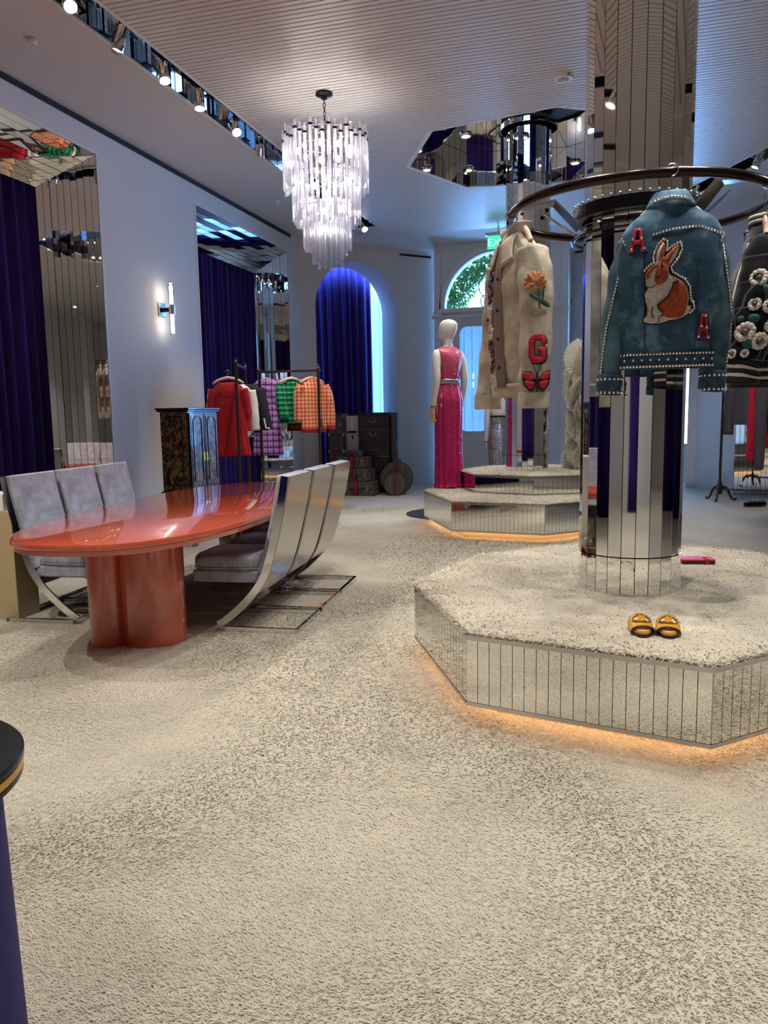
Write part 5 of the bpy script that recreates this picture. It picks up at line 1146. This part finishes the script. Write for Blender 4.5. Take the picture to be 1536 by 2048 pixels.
# ------------------------------------------------------------------ mannequins
def hand(bb, w, d, side, s=1.0, mi=0):
    w = Vector(w); dn = Vector(d).normalized(); fw = Vector((0, 1, 0)); lat = dn.cross(fw).normalized(); fw = lat.cross(dn).normalized()
    rows = []
    for f, a, c in ((-.004, .022, .018), (.02, .026, .016), (.05, .040, .016), (.08, .041, .014), (.092, .036, .010)):
        rows.append([w+dn*f*s+(fw*math.cos(2*PI*j/10)*a+lat*math.sin(2*PI*j/10)*c)*s for j in range(10)])
    bb.grid(rows, True, (True, True), mi)
    for k, (off, L) in enumerate(((-.030, .062), (-.010, .076), (.011, .080), (.031, .070))):
        p = w+dn*.085*s+fw*off*s; inn = -lat*side
        bb.tube([p, p+dn*L*.45*s+inn*.006*s, p+dn*L*.78*s+inn*.020*s, p+dn*L*s+inn*.036*s], [.0095*s, .009*s, .008*s, .006*s], 7, mi=mi)
    p = w+dn*.03*s+fw*.034*s; bb.tube([p-fw*.01*s, p+dn*.03*s+fw*.018*s-lat*side*.008*s, p+dn*.062*s+fw*.020*s-lat*side*.02*s], [.012*s, .0105*s, .007*s], 7, mi=mi)
BODY = [(.02, .11, .09), (.25, .12, .10), (.42, .155, .11), (.50, .168, .112), (.545, .162, .108), (.58, .142, .098), (.635, .118, .086), (.68, .136, .098), (.735, .152, .112), (.775, .164, .098), (.80, .170, .078), (.815, .140, .066), (.826, .095, .056), (.838, .058, .050), (.855, .047, .047), (.872, .045, .047)]
def mannequin(label, loc, rz, H, face, head=True, arms=True, bent=False):
    t = thing('mannequin', label, 'mannequin', loc, rz); s = H/1.75; bb = B()
    rows = [[(a*s*math.cos(2*PI*j/28), d*s*math.sin(2*PI*j/28)+(.012*s if .68 < f < .78 and math.sin(2*PI*j/28) > .3 else 0), f*H) for j in range(28)] for f, a, d in BODY]
    if head:
        ca, sa = math.cos(face), math.sin(face)
        for f, a, d, cy in ((.878, .044, .05, .0), (.884, .046, .062, .012), (.890, .052, .074, .018), (.905, .062, .084, .014), (.925, .072, .094, .006), (.945, .077, .099, .0), (.965, .075, .097, -.004), (.982, .064, .083, -.006), (.994, .042, .055, -.006), (1.0, .012, .016, -.006)):
            row = []
            for j in range(28):
                th = 2*PI*j/28; x, y = a*math.cos(th), d*math.sin(th)+cy
                nose = .020*math.exp(-((f-.912)/.010)**2)*math.exp(-((th-PI/2)/.16)**2); brow = -.006*math.exp(-((f-.932)/.008)**2)*(math.exp(-((th-PI/2-.42)/.2)**2)+math.exp(-((th-PI/2+.42)/.2)**2)); y += nose+brow
                row.append(((x*ca-y*sa)*s, (x*sa+y*ca)*s, f*H))
            rows.append(row)
    bb.grid(rows, True, (True, True))
    hb = B()
    if arms:
        for sd in (-1, 1):
            sh_, el, wr = Vector((sd*.172, -.005, .792*1.75))*s, Vector((sd*.205, -.035, .635*1.75))*s, Vector((sd*.205, .02, .485*1.75))*s
            bb.tube(fine3([tuple(sh_+Vector((-sd*.03, 0, .012))*s), tuple(sh_), tuple(sh_.lerp(el, .5)+Vector((sd*.008, -.006, 0))*s), tuple(el), tuple(el.lerp(wr, .5)), tuple(wr)], 3), [.040*s, .046*s, .043*s, .036*s, .034*s, .026*s][0:1]*3+[.046*s]*3+[.042*s]*3+[.036*s]*3+[.031*s]*3+[.024*s], 14)
            hand(hb, wr, (wr-el)+Vector((0, 0, -.1)), sd, s)
    bb.build('body', 'mann', t, smooth='all')
    if arms:
        hb.build('hands', 'skin', t, smooth='all')
        for sd in (-1, 1):
            q = B(); q.lathe([(.027*s, -.006), (.029*s, 0), (.027*s, .006)], (sd*.205*s, .02*s, .487*H), 14); q.build('wrist_band', 'blackc', t, smooth=True)
    return t
H1 = 2.02
m1 = mannequin('white mannequin in the pink sequin gown on the far platform', (-1.815, 9.31, .402), math.radians(56), H1, math.radians(24))
s1 = H1/1.75
GP = [(0, .20, .165, -.02, 2.1), (.05, .175, .15, -.01, 2.1), (.25*H1, .165, .14, 0, 2.1), (.45*H1, .185, .145, 0, 2.1), (.53*H1, .19, .142, 0, 2.1), (.60*H1, .152, .115, 0, 2.1), (.635*H1, .140, .105, 0, 2.1), (.70*H1, .168, .128, .008, 2.1), (.75*H1, .186, .140, .008, 2.1), (.785*H1, .208, .125, 0, 2.2), (.812*H1, .205, .104, 0, 2.2), (.826*H1, .15, .085, 0, 2.1), (.838*H1, .085, .068, 0, 2)]
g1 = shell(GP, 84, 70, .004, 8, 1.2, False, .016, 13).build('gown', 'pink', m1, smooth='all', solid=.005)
shell([(.622*H1, .150, .115, 0, 2.1), (.648*H1, .150, .115, 0, 2.1)], 60, 3, 0, cap=False).build('belt', 'crystal_belt', m1, smooth='all', solid=.010)
b = B(); bs = surf(GP, -1); rk = random.Random(3)
for i in range(26):
    z = rk.uniform(.1, .82)*H1; a = interp([tuple(p)+(0,)*(6-len(p)) for p in GP], z)[0]; b.sphere(bs(rk.uniform(-.75, .75)*a, z, .012), rk.uniform(.004, .009), 6, 4)
b.build('large_sequins', 'stud', m1, smooth='all', kind='stuff')
for x in (-.10, .12): bb = B(); bb.grid(fine_rows := [[(x+.036*math.cos(2*PI*j/12)*k, -.10+.11*math.sin(2*PI*j/12), z) for j in range(12)] for z, k in ((-.008, 1), (.014, .95), (.02, .7))], True, (True, True)); bb.build('shoe', 'blackc', m1, smooth=True)
m2 = mannequin('bare backed white mannequin in the silver sequin dress behind the far column', (-1.50, 11.75, .005), math.radians(20), 1.78, 0)
H2 = 1.78
shell([(0, .19, .15, 0, 2.1), (.2*H2, .16, .13, 0, 2.1), (.45*H2, .178, .128, 0, 2.1), (.53*H2, .184, .126, 0, 2.1), (.60*H2, .148, .104, 0, 2.1), (.64*H2, .130, .096, 0, 2.1), (.70*H2, .152, .112, .004, 2.1)], 60, 50, .003, 8, 2, False, .01, 11).build('dress', 'silver', m2, smooth='all', solid=.005)
shell([(.69*H2, .157, .116, .004, 2.1), (.705*H2, .158, .118, .004, 2.1)], 50, 2, 0, cap=False).build('black_edging', 'blackc', m2, smooth='all', solid=.008)
m3 = mannequin('white mannequin in the ivory ruffled gown on the far platform step', (-.07, 9.60, .617), math.radians(-20), 1.72, 0)
shell([(0, .25, .2, 0, 2.1), (.3, .20, .16, 0, 2.1), (.85, .18, .13, 0, 2.1), (1.08, .13, .1, 0, 2.1), (1.3, .17, .13, 0, 2.1), (1.36, .17, .11, 0, 2.1)], 48, 30, .004, 8, 2, False, .012, 11).build('gown', 'ruffle', m3, smooth='all', solid=.004)
rk = random.Random(12)
def fan(parent, c, out, r, spread, tilt):
    """one pleated fan ruffle: ridged sector opening outwards from c"""
    out = Vector(out).normalized(); up = Vector((0, 0, 1)); tg = out.cross(up).normalized(); q0 = rk.uniform(-.7, .7); sd = (up*math.cos(q0)+tg*math.sin(q0)).normalized(); ax = (out*math.cos(tilt)+up*math.sin(tilt)).normalized(); sd = (sd-ax*sd.dot(ax)).normalized(); nn = ax.cross(sd).normalized(); rows = []
    for i in range(5):
        q = .12+.88*i/4; row = []
        for j in range(33):
            a = -spread/2+spread*j/32; d = ax*math.cos(a)+sd*math.sin(a); row.append(Vector(c)+d*r*q*(1+.03*math.cos(j*PI))+nn*((.010*q if j % 2 else -.010*q)+.06*r*q*q*math.sin(a*3+c[2]*9)))
        rows.append(row)
    bb = B(); bb.grid(rows, False); bb.build('ruffle', 'ruffle', parent, smooth=False, solid=.003)
for i in range(13):
    a = math.radians(120+i*20); fan(m3, (.16*math.cos(a), .13*math.sin(a), 1.27+.05*math.sin(i*2)), (math.cos(a), math.sin(a), .1), .22+.03*rk.random(), 2.1, .35+.25*math.sin(i))
for i in range(84):
    z = .06+1.06*i/84; a = math.radians(120+((i*67) % 210)); rr_ = .20-.05*math.sin(PI*min(1, z/1.1)); fan(m3, (rr_*math.cos(a), rr_*.8*math.sin(a), z), (math.cos(a), math.sin(a), 0), .19+.06*rk.random(), 1.9, -.35+.6*rk.random())

# ------------------------------------------------------------------ black and gold cabinet
cb = thing('lacquer_cabinet', 'black and gold chinoiserie lacquer cabinet on stand with paw feet', 'cabinet', (-4.155, 7.225, 0))
W2, D2 = .30, .155
b = B(); b.box((0, 0, .97), (2*D2, 2*W2, .82)); b.build('body', 'lacquer', cb, bevel=.004)
b = B()
for z, e in ((1.392, .035), (1.372, .022), (.548, .018), (.528, .032)): b.box((0, 0, z), (2*D2+2*e, 2*W2+2*e, .02))
b.build('cornice', 'lacquer', cb, bevel=.005)
b = B(); b.box((0, -W2-.004, .97), (2*D2-.02, .008, .80)); b.build('side_border', 'chinois_b', cb)
b = B(); b.box((-.004, -W2-.010, .97), (2*D2-.105, .008, .70)); b.build('side_panel', 'lacquer', cb, bevel=.003)
b = B(); b.box((-.004, -W2-.014, .97), (2*D2-.125, .006, .67)); b.build('side_scene', 'chinois', cb)
for s in (-1, 1):
    b = B(); b.box((D2+.008, s*.145, .965), (.016, .278, .77)); d_ = b.build('door', 'lacquer', cb, bevel=.003)
    b = B(); b.box((D2+.018, s*.145, .965), (.006, .235, .72)); b.build('door_scene', 'chinois', d_)
    L = [(s*.145-.085, 1.27), (s*.145-.085, .66), (s*.145+.085, .66), (s*.145+.085, 1.27), (s*.145+.045, 1.31), (s*.145-.045, 1.31)]
    b = B(); b.tube([(D2+.023, y, z) for y, z in L], .007, 6, closed=True); b.build('door_moulding', 'lacquer', d_)
    b = B(); b.box((D2+.022, s*.03, .90), (.006, .03, .09)); b.tube([(D2+.03, s*.03-.012, .885), (D2+.042, s*.03, .875), (D2+.03, s*.03+.012, .885)], .004, 6); b.build('door_handle', 'gold', d_)
b = B(); b.box((0, 0, .47), (2*D2+.03, 2*W2+.03, .10)); b.build('stand_apron', 'chinois', cb, bevel=.006)
for sx in (-1, 1):
    for sy in (-1, 1):
        b = B(); b.tube(fine3([(sx*D2*.92, sy*W2*.94, .44), (sx*D2*1.08, sy*W2*1.03, .33), (sx*D2*.90, sy*W2*.95, .17), (sx*D2*.94, sy*W2*.97, .06)], 4), [.042]*4+[.036]*4+[.024]*4+[.02], 10); lg = b.build('leg', 'lacquer', cb, smooth='all')
        b = B(); c = (sx*D2*.95, sy*W2*.975)
        for k in range(4): a = math.atan2(sy*.3, sx)+(-.75+.5*k); b.tube([(c[0], c[1], .055), (c[0]+.03*math.cos(a), c[1]+.03*math.sin(a), .045), (c[0]+.046*math.cos(a), c[1]+.046*math.sin(a), .008)], [.014, .014, .009], 7)
        b.sphere((c[0], c[1], .055), .024, 10, 6); b.build('paw_foot', 'gold', lg, smooth='all')

# ------------------------------------------------------------------ trunk and luggage
tk = thing('wardrobe_trunk', 'open wardrobe trunk with monogram canvas side and dark drawers before the arch', 'trunk', (-3.96, 12.52, 0), math.radians(3))
b = B(); b.box((-.375, 0, .67), (.27, .34, 1.32)); cs_ = b.build('canvas_case', 'mono', tk, bevel=.006)
b = B()
for z in (1.31, .98, .70, .03): b.box((-.375, -.172, z), (.275, .008, .025))
b.box((-.506, -.171, .67), (.014, .01, 1.32)); b.box((-.244, -.171, .67), (.014, .01, 1.32)); b.build('case_edging', 'trunk_dk', cs_)
for x in (-.50, -.25):
    for z in (1.29, .98, .70): b = B(); b.box((x, -.178, z), (.04, .012, .045)); b.build('corner_plate', 'satin', cs_, bevel=.003)
b = B(); b.box((-.30, -.18, .99+.16), (.06, .014, .05)); b.build('brass_lock', 'gold', cs_, bevel=.004)
b = B(); b.box((-.41, -.178, .60), (.19, .008, .055)); b.build('red_stripe', 'stripe_r', cs_)
b = B(); b.box((-.13, .10, .67), (.23, .02, 1.30)); b.build('lining', 'trunk_in', tk)
curtain(None, (-.245, -.06), (-.005, -.08), 1.29, 4, amp=.012, mat='wht_cloth', z0=.56, seed=2, parent=tk, name='garment_cover', th=.004)
b = B(); b.box((-.12, -.10, 1.02), (.15, .03, .035)); b.box((-.11, -.10, .93), (.022, .02, .06)); b.build('cover_strap', 'blackc', tk)
b = B(); b.box((.27, 0, .67), (.52, .34, 1.34)); dk_ = b.build('drawer_case', 'trunk_dk', tk, bevel=.006)
for z, h_ in ((1.20, .17), (.99, .22), (.745, .23), (.47, .24), (.20, .24)):
    b = B(); b.box((.265, -.178, z), (.455, .018, h_)); dd = b.build('drawer', 'trunk_in', tk, bevel=.005)
    b = B(); b.tube([(.21, -.187, z+.025), (.21, -.197, z+.02), (.21, -.20, z-.02), (.265, -.203, z-.028), (.32, -.20, z-.02), (.32, -.197, z+.02), (.32, -.187, z+.025)], .006, 6); b.build('drawer_handle', 'satin', dd, smooth='all')
b = B(); b.box((.27, -.174, .615), (.5, .01, .012)); b.build('metal_strip', 'satin', tk)
b = B(); b.box((.60, .05, .67), (.11, .20, 1.33)); b.build('side_lid', 'mono', tk, bevel=.006)
b = B()
for z in (1.31, 1.05, .78, .25):
    for x in (.55, .652): b.box((x, -.054, z), (.02, .012, .035))
b.build('lid_studs', 'satin', tk)
def suitcase(label, x0, x1, z0, z1, y, dpt=.32, stripe=.30):
    W_, Hh = x1-x0, z1-z0; t = thing('suitcase', label, 'suitcase', ((x0+x1)/2, y, z0), 0, 'stacked monogram suitcases')
    b = B(); b.box((0, 0, Hh/2), (W_, dpt, Hh)); b.build('shell', 'mono', t, bevel=.014)
    b = B(); b.box((0, -dpt/2-.002, Hh/2), (W_*.99, .006, .012)); b.build('lid_line', 'trunk_dk', t)
    b = B(); b.box((-W_/2+stripe, -dpt/2-.004, Hh/2), (.05, .008, Hh)); b.box((-W_/2+stripe, 0, Hh+.001), (.05, dpt, .006)); b.build('red_stripe', 'stripe_r', t)
    b = B(); b.box((-W_/2+stripe-.032, -dpt/2-.004, Hh/2), (.016, .008, Hh)); b.box((-W_/2+stripe+.032, -dpt/2-.004, Hh/2), (.016, .008, Hh)); b.build('dark_stripe', 'stripe_g', t)
    b = B(); b.tube([(-.085, -dpt/2, Hh*.55), (-.085, -dpt/2-.03, Hh*.5), (-.05, -dpt/2-.045, Hh*.42), (.05, -dpt/2-.045, Hh*.42), (.085, -dpt/2-.03, Hh*.5), (.085, -dpt/2, Hh*.55)], .010, 8); b.build('handle', 'trunk_dk', t, smooth='all')
    for x in (-.16, .19): b = B(); b.box((x, -dpt/2-.006, Hh*.55), (.028, .012, Hh*.42)); b.build('clasp', 'gold', t, bevel=.003)
    for sx in (-1, 1):
        for zz in (.02, Hh-.02): b = B(); b.box((sx*(W_/2-.016), -dpt/2-.001, zz), (.036, .012, .036)); b.build('corner_cap', 'trunk_dk', t, bevel=.004)
suitcase('bottom monogram suitcase of the stack before the trunk', -4.14, -3.525, .0, .226, 12.0)
suitcase('middle monogram suitcase of the stack before the trunk', -4.17, -3.60, .229, .440, 12.02, .30)
suitcase('top large monogram suitcase of the stack before the trunk', -4.22, -3.665, .443, .628, 12.04, .28)
t = thing('vanity_case', 'small rounded monogram case resting on the suitcase stack', 'case', (-3.92, 12.02, .634))
b = B(); b.grid([[(x*k, y*k*.9, z) for x, y in [(.145*sgnpow(math.cos(q), .55), .085*sgnpow(math.sin(q), .55)) for q in [2*PI*i/32 for i in range(32)]]] for z, k in ((0, .93), (.008, 1), (.08, 1), (.092, .95), (.096, .8))], True, (True, True)); b.build('shell', 'mono', t, smooth=True)
b = B(); b.tube([(-.06, -.082, .06), (-.05, -.105, .045), (.05, -.105, .045), (.06, -.082, .06)], .007, 6); b.build('handle', 'trunk_dk', t)
b = B(); b.box((0, -.079, .05), (.03, .006, .09)); b.build('red_stripe', 'stripe_r', t)
def hatbox(label, x, y, r, th, rz):
    t = thing('hat_box', label, 'hat box', (x, y, r+.004), rz, 'round monogram hat boxes')
    def disc(prof):
        bb = B(); bb.lathe(prof, seg=48); bb.v = [(p[0], -p[2], p[1]) for p in bb.v]; return bb
    disc([(r-.012, -th/2), (r, -th/2+.012), (r, th/2-.012), (r-.012, th/2)]).build('shell', 'mono', t, smooth=True)
    b = B()
    for s in (-1, 1): b.tube([((r-.004)*math.cos(2*PI*i/48), s*(th/2-.006), (r-.004)*math.sin(2*PI*i/48)) for i in range(48)], .009, 6, closed=True)
    b.build('rim', 'trunk_dk', t, smooth='all')
    b = B(); b.box((0, -th/2-.002, 0), (.05, .006, 2*r*.96)); b.build('red_stripe', 'stripe_r', t)
    b = B(); b.box((-.018, -th/2-.004, 0), (.012, .006, 2*r*.96)); b.box((.018, -th/2-.004, 0), (.012, .006, 2*r*.96)); b.build('dark_stripe', 'stripe_g', t)
    b = B(); b.tube([(-.07, 0, r*.97), (-.06, 0, r+.035), (.06, 0, r+.035), (.07, 0, r*.97)], .010, 8); b.build('handle', 'trunk_dk', t, smooth='all')
hatbox('large round monogram hat box leaning by the arch wall', -3.25, 12.20, .268, .17, math.radians(14))
hatbox('small round monogram hat box in front of the large one', -3.225, 12.01, .185, .12, math.radians(14))

# ------------------------------------------------------------------ sandals and purse
def sandal(label, loc, rz, side, mats=('yellow', 'insole', 'sole'), s=.95, group='mustard slide sandals'):
    """heel at +y, toe at -y"""
    t = thing('slide_sandal', label, 'sandal', loc, rz, group); t.scale = (s, s, s); L = .25
    def outline(k):
        o_ = []
        for i in range(36):
            a = 2*PI*i/36; y = math.sin(a)*L/2; wd_ = (.047 if y < -.02 else .047-.012*min(1, (y+.02)/.07)) ; wd_ = wd_-.006*math.exp(-((y-.03)/.04)**2)
            o_.append((wd_*sgnpow(math.cos(a), .8)*k+side*(.006 if y < -.06 else 0), y*(1-(1-k)*.4)))
        return o_
    b = B(); b.prism(outline(1.0), 0, .014); b.build('outsole', mats[2], t, bevel=.003)
    b = B(); b.prism(outline(.985), .014, .027); b.build('midsole', mats[0], t, bevel=.004)
    b = B(); b.prism(outline(.90), .027, .031); b.build('insole', mats[1], t, bevel=.002)
    rows = []; NA, NL = 24, 14; grid_ = []
    for j in range(NL+1):
        y = -.088+.125*j/NL; wd_ = .049-.004*(j/NL-.5)**2; hgt = .034+.013*j/NL; row = []
        for i in range(NA+1):
            a = PI*i/NA; front = -.012*math.sin(a)*(1-j/NL); back = .018*math.sin(a)*(j/NL)-.0
            row.append((wd_*math.cos(a)*(1.0)+side*.004, y+front+back*(-1 if False else 1), .012+hgt*math.sin(a)**.8))
        rows.append(row)
    vs = [p for r in rows for p in r]; fs = []
    for j in range(NL):
        for i in range(NA):
            ux, uy = (i+.5-NA/2)/(NA/2), (j+.5)/NL
            if (ux/.52)**2+((uy-.56)/.30)**2 < 1: continue
            q = j*(NA+1)+i; fs.append((q, q+1, q+NA+2, q+NA+1))
    b = B(); b.add(vs, fs); b.build('strap', mats[0], t, smooth='all', solid=.004)
    at = lambda ux, uy, up=.003: (lambda i, j: tuple(Vector(rows[min(NL, int(j))][min(NA, int(i))]).lerp(Vector(rows[min(NL, int(j)+1)][min(NA, int(i)+1)]), .5*((i % 1)+(j % 1)))+Vector((0, 0, up))))(ux*NA/2+NA/2, uy*NL)
    for nm, pts, r_ in (('edge_trim', [rows[0][i] for i in range(NA+1)], .0034), ('edge_trim', [at(.52*math.cos(2*PI*i/30), .56+.30*math.sin(2*PI*i/30)) for i in range(30)], .0024), ('edge_trim', [rows[NL][i] for i in range(NA+1)], .003)):
        b = B(); b.tube(pts, r_, 6, closed=(len(pts) == 30)); b.build(nm, mats[2], t, smooth='all')
    for sg in (-1, 1):      # the two facing letters of the cut-out
        b = B(); b.tube([at(sg*(.10+.20*math.cos(a)), .56+.19*math.sin(a)) for a in [math.radians(50+260*i/16) for i in range(17)]]+[at(sg*.12, .56)], .0042, 6, flat=.7); b.build('emblem', mats[0], t, smooth='all')
    b = B(); b.tube([at(0, .30), at(0, .84)], .004, 6); b.build('emblem_bar', mats[0], t)
    return t
sandal('left mustard slide sandal on the near platform', (.168, 3.262, .400), math.radians(4), -1)
sandal('right mustard slide sandal on the near platform', (.266, 3.264, .400), math.radians(-3), 1)
sandal('black strappy sandal on the carpet under the right rack, nearer of the two', (1.93, 11.16, .012), math.radians(-55), -1, ('blackmetal', 'blackc', 'blackc'), 1.0, 'black sandals under the right rack')
sandal('black strappy sandal on the carpet under the right rack, farther of the two', (2.04, 11.22, .012), math.radians(-48), 1, ('blackmetal', 'blackc', 'blackc'), 1.0, 'black sandals under the right rack')
pu = thing('purse', 'red leather flap purse lying on the near platform behind the column', 'purse', (.545, 4.80, .399), math.radians(8))
b = B(); b.box((0, 0, .012), (.185, .105, .022)); b.build('body', 'sole', pu, bevel=.006)
b = B(); b.box((0, .002, .027), (.188, .11, .012)); b.build('flap', 'redleather', pu, bevel=.005)
b = B(); b.box((.045, -.02, .035), (.018, .08, .006)); b.box((.045, -.056, .018), (.018, .006, .036)); b.build('strap', 'redleather', pu, bevel=.002)
b = B(); b.lathe([(.008, 0), (.008, .004), (.001, .006)], (.045, -.01, .038), 12); b.build('snap', 'gold', pu)
